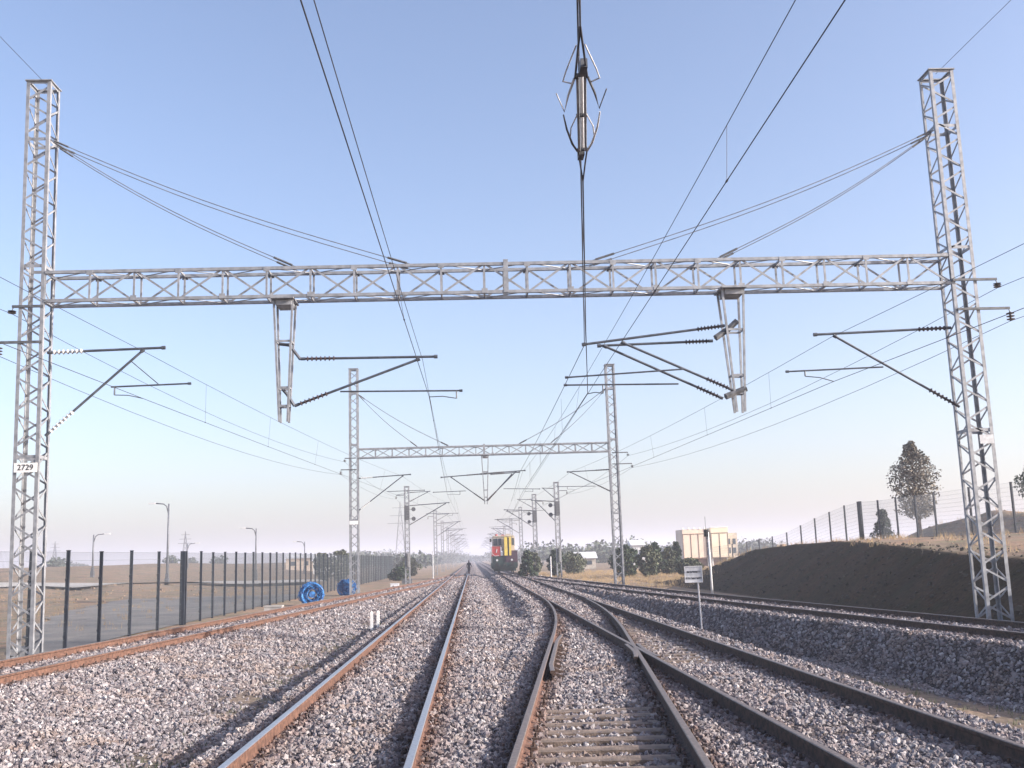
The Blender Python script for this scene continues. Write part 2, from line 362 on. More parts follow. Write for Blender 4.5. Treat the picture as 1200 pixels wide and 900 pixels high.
# ------------------------------------------------------------------ ballast stones (countless): points + geometry nodes
def stones():
    P = []; S = []
    bands = [(6.8, 12, 860, .0225), (12, 18, 580, .0265), (18, 26, 350, .0315), (26, 36, 220, .036), (36, 50, 105, .045), (50, 75, 48, .053), (75, 115, 20, .066)]
    for a, b, dens, rad in bands:
        x0, x1 = max(-.47*b-1.2, -12), min(.60*b+1.2, 14.5)
        n = int((x1-x0)*(b-a)*dens); x = rng.uniform(x0, x1, n); y = rng.uniform(a, b, n)
        keep = (x > -.50*y-.8) & (x < .62*y+.8) & (rng.uniform(0, 1, n) < ballast_mask(x, y)**2)
        # keep rails free
        for fn in (XA, XB, XC, XE, XD):
            for s_ in (-G, G): keep &= ~(np.abs(x-(fn(y)+s_)) < .05)
        # bare timbers in the turnout
        Cc = XC(y); E_ = XE(y); ph = ((y-5)/.52) % 1.0
        keep &= ~((np.abs(x-Cc) < .68) & (y < 13.4) & (ph < .44) & (rng.uniform(0, 1, n) < .80+.12*np.sin(y*3)))
        keep &= ~((np.abs(x-E_) < .62) & (y > 18) & (y < 30) & (ph < .5) & (rng.uniform(0, 1, n) < .9))
        keep &= ~((np.abs(x-E_) < .5) & (y > 10.6) & (y < 11.9) & (ph < .5) & (rng.uniform(0, 1, n) < .9))
        keep &= ~((np.abs(x-XB(y)) < .72) & (ph < .42) & (rng.uniform(0, 1, n) < .55) & (x < -.7))
        x, y = x[keep], y[keep]; r = rad*.93*np.clip(rng.lognormal(0, .28, len(x)), .5, 1.55)
        z = height(x, y)+r*rng.uniform(-.55, .75, len(x))
        P.append(np.stack([x, y, z], -1)); S.append(r)
    P = np.concatenate(P)
    dmin = np.full(len(P), 9.)
    for fn in (XA, XB, XC, XE, XD):
        for s_ in (-G, G): dmin = np.minimum(dmin, np.abs(P[:, 0]-(fn(P[:, 1])+s_)))
    rusty = np.clip(np.exp(-(dmin/.24)**2)*rng.uniform(.3, 1.25, len(P)), 0, 1)
    P = P.astype(np.float32); S = np.concatenate(S).astype(np.float32); n = len(P)
    me = bpy.data.meshes.new('ballast_stones'); me.vertices.add(n); me.vertices.foreach_set('co', P.ravel())
    sc = S[:, None]*rng.uniform(.65, 1.25, (n, 3)); rot = rng.uniform(0, 6.28, (n, 3))
    a = me.attributes.new('sc', 'FLOAT_VECTOR', 'POINT'); a.data.foreach_set('vector', sc.astype(np.float32).ravel())
    a = me.attributes.new('rt', 'FLOAT_VECTOR', 'POINT'); a.data.foreach_set('vector', rot.astype(np.float32).ravel())
    a = me.attributes.new('tone', 'FLOAT', 'POINT'); a.data.foreach_set('value', rng.uniform(0, 1, n).astype(np.float32))
    a = me.attributes.new('rusty', 'FLOAT', 'POINT'); a.data.foreach_set('value', rusty.astype(np.float32))
    a = me.attributes.new('kindi', 'INT', 'POINT'); a.data.foreach_set('value', rng.integers(0, 5, n).astype(np.int32))
    o = bpy.data.objects.new('ballast_stones', me); col.objects.link(o)
    m = bpy.data.materials.new('crushed_stone'); m.use_nodes = True; nn = m.node_tree; Pn = nn.nodes['Principled BSDF']
    Pn.inputs['Roughness'].default_value = .85; Pn.inputs['Specular IOR Level'].default_value = .3
    an = nn.nodes.new('ShaderNodeAttribute'); an.attribute_type = 'INSTANCER'; an.attribute_name = 'tone'
    rp = nn.nodes.new('ShaderNodeValToRGB'); cr = rp.color_ramp
    cr.elements[0].color = (.08, .07, .075, 1); cr.elements[1].color = (.44, .42, .42, 1)
    for p_, c_ in ((.2, (.14, .125, .135, 1)), (.45, (.22, .185, .19, 1)), (.62, (.215, .205, .215, 1)), (.9, (.30, .275, .28, 1))):
        e = cr.elements.new(p_); e.color = c_
    nn.links.new(an.outputs['Fac'], rp.inputs[0])
    # rust dust spreads on stones close to the rails: large soft noise of ochre dirt
    g_ = nn.nodes.new('ShaderNodeNewGeometry'); nz = nn.nodes.new('ShaderNodeTexNoise'); nz.inputs['Scale'].default_value = 1.1; nz.inputs['Detail'].default_value = 5
    nn.links.new(g_.outputs['Position'], nz.inputs['Vector'])
    r2 = nn.nodes.new('ShaderNodeValToRGB'); r2.color_ramp.elements[0].position = .5; r2.color_ramp.elements[0].color = (0, 0, 0, 1); r2.color_ramp.elements[1].position = .7; r2.color_ramp.elements[1].color = (.45, .45, .45, 1)
    nn.links.new(nz.outputs['Fac'], r2.inputs[0])
    mx = nn.nodes.new('ShaderNodeMix'); mx.data_type = 'RGBA'; nn.links.new(r2.outputs[0], mx.inputs[0]); nn.links.new(rp.outputs[0], mx.inputs[6]); mx.inputs[7].default_value = (.28, .20, .15, 1)
    ar = nn.nodes.new('ShaderNodeAttribute'); ar.attribute_type = 'INSTANCER'; ar.attribute_name = 'rusty'
    mr_ = nn.nodes.new('ShaderNodeMix'); mr_.data_type = 'RGBA'; mr_.blend_type = 'MULTIPLY'; mr_.inputs[7].default_value = (.52, .34, .26, 1)
    nn.links.new(ar.outputs['Fac'], mr_.inputs[0]); nn.links.new(mx.outputs[2], mr_.inputs[6]); nn.links.new(mr_.outputs[2], Pn.inputs['Base Color'])
    ng = bpy.data.node_groups.new('stone_scatter', 'GeometryNodeTree')
    ng.interface.new_socket('Geometry', in_out='INPUT', socket_type='NodeSocketGeometry')
    ng.interface.new_socket('Geometry', in_out='OUTPUT', socket_type='NodeSocketGeometry')
    N = ng.nodes.new; L = ng.links.new
    gi, go = N('NodeGroupInput'), N('NodeGroupOutput')
    join = N('GeometryNodeJoinGeometry')
    for k in range(5):
        ic = N('GeometryNodeMeshIcoSphere'); ic.inputs['Radius'].default_value = 1.0; ic.inputs['Subdivisions'].default_value = 2 if k < 2 else 1
        sp = N('GeometryNodeSetPosition'); nz = N('ShaderNodeTexNoise'); nz.noise_dimensions = '4D'
        nz.inputs['W'].default_value = 3.7*k+1; nz.inputs['Scale'].default_value = 1.3; nz.inputs['Detail'].default_value = 1
        sb = N('ShaderNodeVectorMath'); sb.operation = 'SUBTRACT'; sb.inputs[1].default_value = (.5, .5, .5)
        ml = N('ShaderNodeVectorMath'); ml.operation = 'SCALE'; ml.inputs['Scale'].default_value = 2.4
        L(nz.outputs['Color'], sb.inputs[0]); L(sb.outputs[0], ml.inputs[0])
        L(ic.outputs['Mesh'], sp.inputs['Geometry']); L(ml.outputs[0], sp.inputs['Offset'])
        gt = N('GeometryNodeGeometryToInstance'); sm = N('GeometryNodeSetMaterial'); sm.inputs['Material'].default_value = m
        ss = N('GeometryNodeSetShadeSmooth'); ss.inputs['Shade Smooth'].default_value = False
        L(sp.outputs[0], sm.inputs[0]); L(sm.outputs[0], ss.inputs[0]); L(ss.outputs[0], gt.inputs[0]); L(gt.outputs[0], join.inputs[0])
    iop = N('GeometryNodeInstanceOnPoints'); iop.inputs['Pick Instance'].default_value = True
    def na(nm, ty):
        a = N('GeometryNodeInputNamedAttribute'); a.data_type = ty; a.inputs['Name'].default_value = nm; return a.outputs['Attribute']
    L(gi.outputs[0], iop.inputs['Points']); L(join.outputs[0], iop.inputs['Instance'])
    L(na('kindi', 'INT'), iop.inputs['Instance Index']); L(na('rt', 'FLOAT_VECTOR'), iop.inputs['Rotation']); L(na('sc', 'FLOAT_VECTOR'), iop.inputs['Scale'])
    L(iop.outputs[0], go.inputs[0])
    md = o.modifiers.new('scatter', 'NODES'); md.node_group = ng
    tag(o, 'grey and pinkish crushed stones of the track ballast', 'ballast', kind='stuff')
    print('stones', n)
stones()

# ------------------------------------------------------------------ tracks
PROF = [(-.075, -.18), (.075, -.18), (.075, -.168), (.018, -.15), (.010, -.135), (.010, -.055), (.036, -.04), (.037, -.008), (.030, 0), (-.030, 0), (-.037, -.008), (-.036, -.04), (-.010, -.055), (-.010, -.135), (-.018, -.15), (-.075, -.168)]
def rail(parent, fn, side, y0, y1, dz=0, top='head', name='rail', rust='rust'):
    yy = [y0]
    while yy[-1] < y1: yy.append(min(y1, yy[-1]+(.5 if yy[-1] < 60 else 3 if yy[-1] < 200 else 20)))
    yy = np.array(yy); x = fn(yy)+side; n = len(PROF); V = []; F = []; mi = []
    dx = np.gradient(x, yy)
    for X, Yy, s_ in zip(x, yy, dx):
        l = math.hypot(1, s_)
        for px, pz in PROF: V.append((X+px/l, Yy-px*s_/l, pz+dz))
    for i in range(len(yy)-1):
        for k in range(n):
            F.append((i*n+k, i*n+(k+1) % n, (i+1)*n+(k+1) % n, (i+1)*n+k)); mi.append(1 if 7 <= k <= 9 else 0)
    F += [tuple(range(n))[::-1], tuple((len(yy)-1)*n+k for k in range(n))]; mi += [0, 0]
    mb = MB(); mb.v = V; mb.f = F; mb.m = mi
    return mb.build(name, [M[rust], M[top]], parent)
def sleeper_mesh(L=2.7, wd=.24, m='concrete', fast=(-G, G)):
    mb = MB()
    mb.box(-L/2, L/2, -wd/2, wd/2, -.34, -.186)
    for s_ in fast:
        for q in (-1, 1):       # tie plate shoulders and bolts either side of the rail foot
            mb.box(s_+q*.115-.035, s_+q*.115+.035, -.07, .07, -.186, -.150, 1)
            mb.tube([(s_+q*.115, 0, -.152), (s_+q*.115, 0, -.105)], .016, 6, 1)
    o = mb.build('sleeper', [M[m], M['rust']]); return o
def track(label, fn, L, y0, y1, m, rails, vis=(6, 60), spacing=.545, hang=None):
    t = empty('railway_track', (0, 0, 0), 0, label, 'railway track')
    for (side, a, b, dz, top, ru) in rails: rail(t, fn, side, a, b, dz, top, 'rail', ru)
    proto = None; n = 0; y = y0; rest = MB()
    while y < y1:
        x = float(fn(y)); s_ = float(fn(y+.1)-fn(y-.1))/.2
        if n < 98 and vis[0] < y < vis[1]:
            if proto is None:
                proto = sleeper_mesh(L, .25 if m == 'timber' else .27, m); o = proto
            else: o = proto.copy(); col.objects.link(o)
            o.parent = t; o.location = (x, y, random.uniform(-.004, .004)); o.rotation_euler = (0, 0, -math.atan(s_)*.6+random.uniform(-.008, .008)); n += 1
        elif y > vis[1]:
            rest.box(x-L/2, x+L/2, y-.13, y+.13, -.3, -.178)
        y += spacing
    if rest.v:
        o = rest.build('sleeper', M[m], t); tag(o, 'far sleepers of the track', kind='stuff')
    return t
random.seed(3)
track('rusty curved track at the far left beside the mesh fence', XA, 2.6, 2, 130, 'concrete', [(-G, 2, 138, 0, 'headrust', 'rust_lit'), (G, 2, 138, 0, 'headrust', 'rust_lit')], (14, 66))
track('straight main track with bright worn rails left of centre', XB, 2.6, 2, 330, 'concrete', [(-G, -4, 700, .002, 'head', 'rust_lit'), (G, -4, 700, .002, 'head', 'rust_lit')], (5, 56))
tc = track('curving turnout track in the middle with brown timbers showing between its rails', XC, 2.6, 5, 44, 'timber', [(-G, 2, 500, -.002, 'headrust', 'rust_lit'), (G, 2, 42.5, -.002, 'headrust', 'rust')], (4, 44), .52)
te = track('straight track right of centre joined by the curving turnout', XE, 2.7, 2, 330, 'timber', [(-G, -2, 42.0, .001, 'headrust', 'rust'), (G, -2, 700, .001, 'headrust', 'rust')], (5, 56))
track('dark curved track at the far right below the earth berm', XD, 2.6, 2, 150, 'concrete', [(-G, 2, 150, 0, 'headrust', 'rust'), (G, 2, 150, 0, 'headrust', 'rust')], (14, 66))
# turnout furniture: guard rail, wing rails of the frog
def gx(y): return XC(y)-G+.12+.05*np.clip(np.abs(np.asarray(y, float)-19.6)-2.4, 0, 9)**1
rail(tc, gx, 0, 16.2, 23.2, .004, 'headrust', 'guard_rail')
mb = MB()
for k in range(9): mb.box(.15, .42, 16.6+k*.72, 16.72+k*.72, -.175, -.10)
gb = MB()
for k in range(9):
    y = 16.6+k*.72; x = float(gx(y)); gb.bar((x+.03, y, -.10), (x+.22, y, -.165), .05, .04)
gb.build('guard_rail_bracket', M['rust'], tc)
def wing1(y):   # continues the closure rail E1 past the throat, flaring towards C
    y = np.asarray(y, float); return np.where(y > 20.6, XE(y)-G, XE(y)-G-.085-.045*np.clip(20.6-y, 0, 2)-.06*np.clip(19.4-y, 0, 2)**2)
def wing2(y):
    y = np.asarray(y, float); return XC(y)+G+.09+.04*np.clip(20.6-y, 0, 2)+.06*np.clip(19.4-y, 0, 2)**2
rail(tc, wing1, 0, 17.9, 20.5, .003, 'headrust', 'wing_rail'); rail(te, wing2, 0, 17.9, 20.5, .004, 'headrust', 'wing_rail')

# ------------------------------------------------------------------ lattice steelwork
def lattice_mast(x, y, z0, z1, wd, name='mast', parent=None, m='steel', pitch=.43, leg=.085, lean=0):
    mb = MB(); h = wd/2; t = .012
    for sx in (-1, 1):
        for sy in (-1, 1):     # L angle legs
            cx, cy = x+sx*h, y+sy*h
            mb.box(*sorted((cx, cx-sx*leg)), *sorted((cy, cy-sy*t)), z0, z1)
            mb.box(*sorted((cx, cx-sx*t)), *sorted((cy-sy*t, cy-sy*leg)), z0, z1)
    n = int((z1-z0-.1)/pitch); dz = (z1-z0-.15)/n; hh = h-.03
    for i in range(n):
        a, b = z0+.06+i*dz, z0+.06+(i+1)*dz; s_ = 1 if i % 2 else -1
        mb.bar((x-s_*hh, y-h+.02, a+.05), (x+s_*hh, y-h+.02, b-.05), .045, .012, up=(0, 1, 0))
        mb.bar((x+s_*hh, y+h-.02, a+.05), (x-s_*hh, y+h-.02, b-.05), .045, .012, up=(0, 1, 0))
        mb.bar((x-h+.02, y-s_*hh, a+.05), (x-h+.02, y+s_*hh, b-.05), .045, .012, up=(1, 0, 0))
        mb.bar((x+h-.02, y+s_*hh, a+.05), (x+h-.02, y-s_*hh, b-.05), .045, .012, up=(1, 0, 0))
    for zz in (z0+.02, z1-.03, z0+(z1-z0)*.33, z0+(z1-z0)*.66, z1-1.55):
        for s_ in (-1, 1):
            mb.box(x-h+.014, x+h-.014, *sorted((y+s_*(h-.014), y+s_*(h-.02))), zz-.04, zz+.04)
            mb.box(*sorted((x+s_*(h-.014), x+s_*(h-.02))), y-h+.03, y+h-.03, zz-.04, zz+.04)
    for s_ in (-1, 1):
        mb.box(x-h-.03, x+h+.03, *sorted((y+s_*(h+.03), y+s_*(h-.06))), z1+.001, z1+.03)
        mb.box(*sorted((x+s_*(h+.025), x+s_*(h-.06))), y-h+.062, y+h-.062, z1+.001, z1+.03)
    if lean: mb.v = [(a+lean*(c-z0)/(z1-z0), b, c) for a, b, c in mb.v]
    return mb.build(name, M[m], parent)
def footing(x, y, z, wd, parent):
    mb = MB(); mb.box(x-wd*.75, x+wd*.75, y-wd*.75, y+wd*.75, z-.8, z); return mb.build('footing', M['concrete'], parent)
def truss(x0, x1, y, z0, z1, dep, n, parent, m='steel'):
    mb = MB(); c = .075; h = dep/2
    for yy in (y-h, y+h):
        for zz in (z0, z1): mb.bar((x0, yy, zz), (x1, yy, zz), c, c)
    dx = (x1-x0)/n
    for i in range(n+1):
        x = x0+i*dx
        for yy in (y-h, y+h): mb.bar((x, yy, z0+.04), (x, yy, z1-.04), .05, .02, up=(0, 1, 0))
        for zz in (z0, z1): mb.bar((x, y-h+.04, zz), (x, y+h-.04, zz), .05, .03)
    for i in range(n):
        a, b = x0+i*dx, x0+(i+1)*dx
        lo, hi = (z0, z1) if i % 2 else (z1, z0)
        mb.bar((a+.03, y-h+.01, lo), (b-.03, y-h+.01, hi), .05, .015, up=(0, 1, 0))
        mb.bar((a+.03, y+h-.01, hi), (b-.03, y+h-.01, lo), .05, .015, up=(0, 1, 0))
        s_ = 1 if i % 2 else -1
        for zz in (z0-.005, z1+.005): mb.bar((a+.03, y-s_*h, zz), (b-.03, y+s_*h, zz), .045, .012, up=(0, 0, 1))
    for i in range(1, n):
        x = x0+i*dx
        for yy in (y-h-.042, y+h+.042):
            zz = z1 if i % 2 else z0
            zz += (-.03 if i % 2 else .03)
            mb.box(x-.075, x+.075, yy-.004, yy+.004, zz-.06, zz+.06)
    xm = (x0+x1)/2
    for yy in (y-h-.045, y+h+.045): mb.box(xm-.06, xm+.06, yy-.006, yy+.006, z0-.02, z1+.1)
    return mb.build('crossbeam', M[m], parent)
def stay(parent, p, q):
    p, q = Vector(p), Vector(q); mid = [p.lerp(q, t)+Vector((0, 0, -.25*math.sin(math.pi*t)*(1-t*.3))) for t in [k/12 for k in range(13)]]
    mb = MB(); mb.tube(mid, .011, 6); o = mb.build('stay_cable', M['stay'], parent)
    t = MB(); a, b = mid[-1], mid[-2]; d = (b-a).normalized(); t.tube([a+d*.12, a+d*.62], .03, 6); t.build('turnbuckle', M['steel_dark'], o)
    t = MB(); a = mid[0]; d = (mid[1]-a).normalized(); t.tube([a+d*.1, a+d*.5], .025, 6)
    t.build('turnbuckle', M['steel_dark'], o); return o
def cantilever(parent, y, top, low, steady=None, drop=None, arm=None, brace=None, ins='ceramic', il=.75, r=.032, name='cantilever', skip=.12):
    """top: (from, to) tube; low: (from, to) strut; insulators sit at the 'from' ends"""
    V3 = lambda p: Vector((p[0], y, p[1])); mb = MB(); im = MB()
    for a, b in (top, low):
        a, b = V3(a), V3(b); d = (b-a).normalized()
        mb.tube([a, a+d*skip], .04, 8); im.ins(a+d*skip, a+d*(skip+il), .062, .03, 7)
        mb.tube([a+d*(skip+il), b], r, 8)
        mb.tube([b-d*.05, b+d*.04], r*1.5, 8)
    if steady:
        a, b = V3(steady[0]), V3(steady[1]); mb.tube([a+Vector((0, -.05, 0)), b+Vector((0, -.05, 0))], .022, 6)
        mb.tube([b+Vector((-.04, -.05, 0)), b+Vector((.04, -.05, 0))], .035, 6)
    if brace: mb.tube([V3(brace[0]), V3(brace[1])], .013, 6)
    if drop:
        a, b = V3(drop[0]), V3(drop[1]); o = Vector((0, -.05, 0)); mb.tube([a+o, b+o], .02, 6)
        if arm: mb.tube([b+o, (b+V3(arm))/2+o+Vector((0, 0, .03)), V3(arm)], .012, 6)
    o = mb.build(name, M['tube'], parent); im.build('insulator', M[ins], o, smooth=False); return o
def side_bracket(parent, x0, x1, y, z, zi, m='steel_dark'):
    mb = MB(); mb.bar((x0, y-.1, z), (x1, y-.1, z), .06, .05); mb.tube([(x1-.03*(1 if x1 > x0 else -1), y-.1, z), (x1, y-.1, z-.12)], .012, 6)
    o = mb.build('side_bracket', M[m], parent); im = MB(); im.ins((x1, y-.1, z-.1), (x1, y-.1, zi), .10, .03, 3, 12); im.build('insulator', M['ceramic_brown'], o); return o
def hanger(parent, y, xa, xb, zt, xc, zb, wb=.1):
    mb = MB()
    mb.box(xa-.05, xb+.05, y-.42, y+.42, zt-.02, zt+.02); mb.box(xa+.06, xb-.02, y-.3, y+.3, zt-.16, zt-.03)
    ends = {}
    for i, x in enumerate((xa, xb)):
        for yy in (-.25, .25):
            xe = xc+(-wb if i == 0 else wb); mb.bar((x, y+yy, zt), (xe, y+yy*.45, zb), .05, .05)
    for zz in (zt-1.05, zt-2.2, zt-2.65):
        t = (zt-zz)/(zt-zb); a = xa+(xc-wb-xa)*t; b = xb+(xc+wb-xb)*t; yy = .25*(1-.55*t)
        for s_ in (-1, 1): mb.bar((a, y+s_*yy, zz), (b, y+s_*yy, zz), .05, .03)
        for xq in (a, b): mb.bar((xq, y-yy, zz+.002), (xq, y+yy, zz+.002), .04, .03)
    return mb.build('drop_bracket', M['steel'], parent)
def arm_link(parent, pts, m='tube', w_=.07):
    mb = MB(); mb.tube(pts, w_, 6); return mb.build('bracket_link', M[m], parent)
def text(parent, s, loc, size, rot, m, name='digits'):
    cu = bpy.data.curves.new(name, 'FONT'); cu.body = s; cu.size = size; cu.extrude = .002; cu.align_x = 'CENTER'; cu.align_y = 'CENTER'
    cu.materials.append(m); tmp = bpy.data.objects.new('lettering', cu); col.objects.link(tmp)
    me_ = bpy.data.meshes.new_from_object(tmp.evaluated_get(bpy.context.evaluated_depsgraph_get())); bpy.data.objects.remove(tmp)
    o = bpy.data.objects.new(name, me_); col.objects.link(o); o.parent = parent; o.location = loc; o.rotation_euler = rot; return o

# ---- first portal, 25 m away
P1 = empty('catenary_portal', (0, 0, 0), 0, 'large grey lattice steel portal in the foreground, spanning all the tracks', 'railway portal', 'lattice portals across the tracks')
Y1 = 25.0
ml = lattice_mast(-10.48, Y1, -.25, 14.0, .60, parent=P1, lean=-.20); mr = lattice_mast(12.62, Y1, -.20, 14.02, .64, parent=P1, lean=-.02)
footing(-10.45, Y1, -.26, .6, P1); footing(12.62, Y1, -.21, .6, P1)
truss(-10.30, 12.29, Y1, 8.26, 8.98, .55, 21, P1)
for yy in (-.2, .2):
    stay(P1, (-10.36, Y1+yy, 12.45), (-4.2, Y1+yy, 9.02)); stay(P1, (-10.36, Y1+yy, 12.47), (-1.35, Y1+yy*1.2, 9.02))
    stay(P1, (12.29, Y1+yy, 12.38), (6.33, Y1+yy, 9.02)); stay(P1, (12.29, Y1+yy, 12.4), (3.15, Y1+yy*1.2, 9.02))
cantilever(P1, Y1, ((-10.28, 7.03), (-7.47, 7.09)), ((-10.24, 4.98), (-7.98, 7.03)), ((-8.70, 6.13), (-6.81, 6.17)), ((-8.61, 6.14), (-8.61, 5.93)), (-7.95, 5.84), ((-8.24, 6.76), (-7.55, 6.16)))
cantilever(P1, Y1, ((12.29, 7.15), (8.78, 7.05)), ((12.3, 5.12), (9.28, 7.0)), ((10.43, 6.17), (7.98, 6.11)), ((8.43, 6.11), (8.43, 5.98)), (9.16, 5.84), ins='ceramic_brown')
side_bracket(P1, -10.3, -11.33, Y1-.2, 7.24, 6.92); side_bracket(P1, -10.3, -11.05, Y1-.2, 8.13, 7.95)
side_bracket(P1, 12.3, 13.43, Y1-.25, 8.31, 8.08); side_bracket(P1, 12.35, 13.68, Y1-.25, 7.55, 7.22)
hanger(P1, Y1, -4.75, -4.29, 8.20, -4.52, 5.16)
arm_link(P1, [(-4.66, Y1, 7.12), (-4.40, Y1, 7.08), (-4.13, Y1, 6.72)], w_=.045)
arm_link(P1, [(-4.56, Y1, 5.98), (-4.45, Y1, 5.85), (-4.27, Y1, 5.56)], w_=.045)
cantilever(P1, Y1, ((-4.13, 6.73), (-.79, 6.71)), ((-4.27, 5.56), (-1.23, 6.65)), ((-3.15, 5.88), (-.19, 5.83)), ((-.30, 5.83), (-.30, 5.64)), (-.98, 5.70), ins='ceramic_brown')
hanger(P1, Y1, 6.42, 6.96, 8.24, 6.73, 5.12, .1)
arm_link(P1, [(6.78, Y1-.1, 7.42), (6.55, Y1-.1, 7.22), (6.2, Y1-.15, 6.99)], 'steel_dark', .085)
arm_link(P1, [(6.90, Y1-.1, 5.70), (6.62, Y1-.1, 5.60), (6.36, Y1-.15, 5.50)], 'steel_dark', .085)
cantilever(P1, Y1-.15, ((6.45, 7.30), (2.88, 6.90)), ((6.55, 5.66), (3.87, 6.92)), ((5.36, 6.21), (2.42, 6.07)), ins='ceramic_brown', il=.6)
cantilever(P1, Y1+.15, ((6.2, 6.98), (3.3, 6.92)), ((6.36, 5.50), (3.46, 6.90)), ((5.25, 5.89), (2.41, 5.93)), ((3.35, 5.9), (3.35, 5.70)), (2.95, 5.70), ins='ceramic_brown', il=.6)
pl = MB(); pl.box(-10.80, -10.26, Y1-.345, Y1-.33, 4.08, 4.30); plo = pl.build('number_plate', M['white'], P1); text(plo, '2729', (-10.53, Y1-.350, 4.19), .19, (R(90), 0, 0), M['black'])
pl = MB(); pl.box(12.55, 12.90, Y1-.36, Y1-.345, 4.14, 4.36); pl.build('number_plate', M['offwhite'], P1)
# ---- second portal, 65 m away
P2 = empty('catenary_portal', (0, 0, 0), 0, 'smaller looking lattice steel portal standing behind the foreground one', 'railway portal', 'lattice portals across the tracks')
Y2 = 65.0
lattice_mast(-7.35, Y2, -.35, 13.95, .58, parent=P2, pitch=.55, leg=.1); lattice_mast(9.14, Y2, -.4, 13.85, .6, parent=P2, pitch=.55, leg=.1)
footing(-7.35, Y2, -.34, .6, P2); footing(9.14, Y2, -.39, .6, P2)
truss(-7.06, 8.84, Y2, 8.24, 8.8, .5, 15, P2)
for yy in (-.2, .2):
    stay(P2, (-7.06, Y2+yy, 12.3), (-3.3, Y2+yy, 8.84)); stay(P2, (-7.06, Y2+yy, 12.32), (-1.3, Y2+yy, 8.84))
    stay(P2, (8.84, Y2+yy, 12.3), (5.1, Y2+yy, 8.84)); stay(P2, (8.84, Y2+yy, 12.32), (3.05, Y2+yy, 8.84))
cantilever(P2, Y2, ((-7.06, 6.96), (-3.81, 7.12)), ((-7.06, 4.96), (-4.29, 7.04)), ((-5.3, 6.08), (-2.95, 6.1)), ((-4.0, 6.1), (-4.0, 5.9)), (-4.7, 5.85))
cantilever(P2, Y2, ((8.84, 7.08), (6.15, 7.0)), ((8.84, 5.7), (6.35, 6.98)), ((7.9, 6.05), (5.5, 6.08)), ((6.1, 6.05), (6.1, 5.9)), (6.6, 5.85), ins='ceramic_brown')
side_bracket(P2, -7.2, -8.15, Y2-.2, 7.5, 7.2); side_bracket(P2, -7.2, -7.9, Y2-.2, 8.22, 8.0)
side_bracket(P2, 9.0, 10.03, Y2-.2, 8.12, 7.9); side_bracket(P2, 9.0, 10.26, Y2-.2, 7.4, 7.14)
hanger(P2, Y2, .72, 1.14, 8.2, .92, 5.12, .08)
arm_link(P2, [(.62, Y2, 7.02), (1.25, Y2, 7.05)], 'steel_dark', .06)
cantilever(P2, Y2, ((.62, 7.02), (-1.87, 6.88)), ((.88, 5.3), (-1.23, 6.86)), ((-.33, 5.98), (-2.37, 5.95)), ((-.7, 5.97), (-.7, 5.75)), (-1.5, 5.78), ins='ceramic_brown')
cantilever(P2, Y2-.15, ((1.25, 7.05), (3.44, 7.16)), ((.95, 5.3), (2.85, 7.08)), ((2.05, 6.04), (4.32, 5.96)), ((3.9, 5.97), (3.9, 5.8)), (3.4, 5.82), ins='ceramic_brown')
cantilever(P2, Y2+.15, ((1.25, 7.0), (3.1, 7.08)), ((1.0, 5.3), (2.6, 6.95)), ins='ceramic_brown')
pl = MB(); pl.box(-7.62, -7.08, Y2-.33, Y2-.315, 4.08, 4.30); pl.build('number_plate', M['white'], P2)

# ---- single masts with cantilevers, receding
def single_mast(sd, reach, extras, label):
    """built at the origin, arm pointing to +x for sd=1"""
    t = empty('catenary_mast', (0, 0, 0), 0, label, 'railway mast', 'single lattice masts along the line')
    lattice_mast(0, 0, -.5, 8.7, .5, parent=t, pitch=.6, leg=.11, name='lattice_column')
    footing(0, 0, -.45, .55, t)
    cantilever(t, 0, ((sd*.26, 6.9), (sd*reach, 7.08)), ((sd*.26, 5.1), (sd*(reach-.35), 7.0)), ((sd*(reach*.45), 6.1), (sd*(reach+.8), 6.05)), ((sd*(reach+.3), 6.05), (sd*(reach+.3), 5.85)), (sd*(reach-.2), 5.8), ins='ceramic_brown', r=.04)
    cantilever(t, .2, ((sd*.26, 8.15), (sd*(reach*.55), 8.22)), ((sd*.26, 7.3), (sd*(reach*.5), 8.15)), ins='ceramic_brown', r=.03, il=.4)
    side_bracket(t, -sd*.2, -sd*1.0, 0, 7.9, 7.55)
    if extras:
        mb = MB()
        for k in range(14): mb.tube([(sd*.02, -.42, 1.2+k*.09), (sd*.02, -.42, 1.275+k*.09)], .2, 12)
        mb.tube([(sd*.02, -.42, 2.4), (sd*.02, -.42, 6.6)], .012, 6)
        mb.build('counterweight', M['steel_dark'], t)
        mb = MB()
        for zz in (6.55, 5.65):
            mb.tube([(sd*.62, -.06, zz), (sd*.62, .06, zz)], .2, 14); mb.bar((0, 0, zz), (sd*.62, 0, zz), .05)
        mb.build('tension_wheel', M['steel_dark'], t)
        mb = MB(); mb.box(-.24, .24, -.37, -.27, 5.6, 6.9); mb.build('equipment_box', M['steel_dark'], t)
    return t
WORDS = ['second', 'third', 'fourth', 'fifth', 'sixth', 'seventh', 'eighth', 'ninth', 'tenth', 'eleventh']
a = single_mast(1, 4.0, True, 'nearest single lattice mast on the left, with dark counterweight, right of the second portal leg'); a.location = (-6.12, 98, 0)
b = single_mast(1, 3.6, False, 'second single lattice mast of the left row, pale and slim'); b.location = (-5.25, 148, 0)
for k, yy in enumerate((188, 228, 268, 312, 360, 415)):
    c = copy_tree(b); c.location = (-5.4, yy, 0); c['label'] = '%s single lattice mast of the left row, counted from the camera' % WORDS[k+1]
a = single_mast(-1, 2.4, True, 'nearest single lattice mast of the right row, with dark counterweight, left of second portal leg'); a.location = (8.14, 98, 0)
a = single_mast(-1, 3.4, True, 'second single lattice mast of the right row, with counterweight low on its leg'); a.location = (7.07, 116, 0)
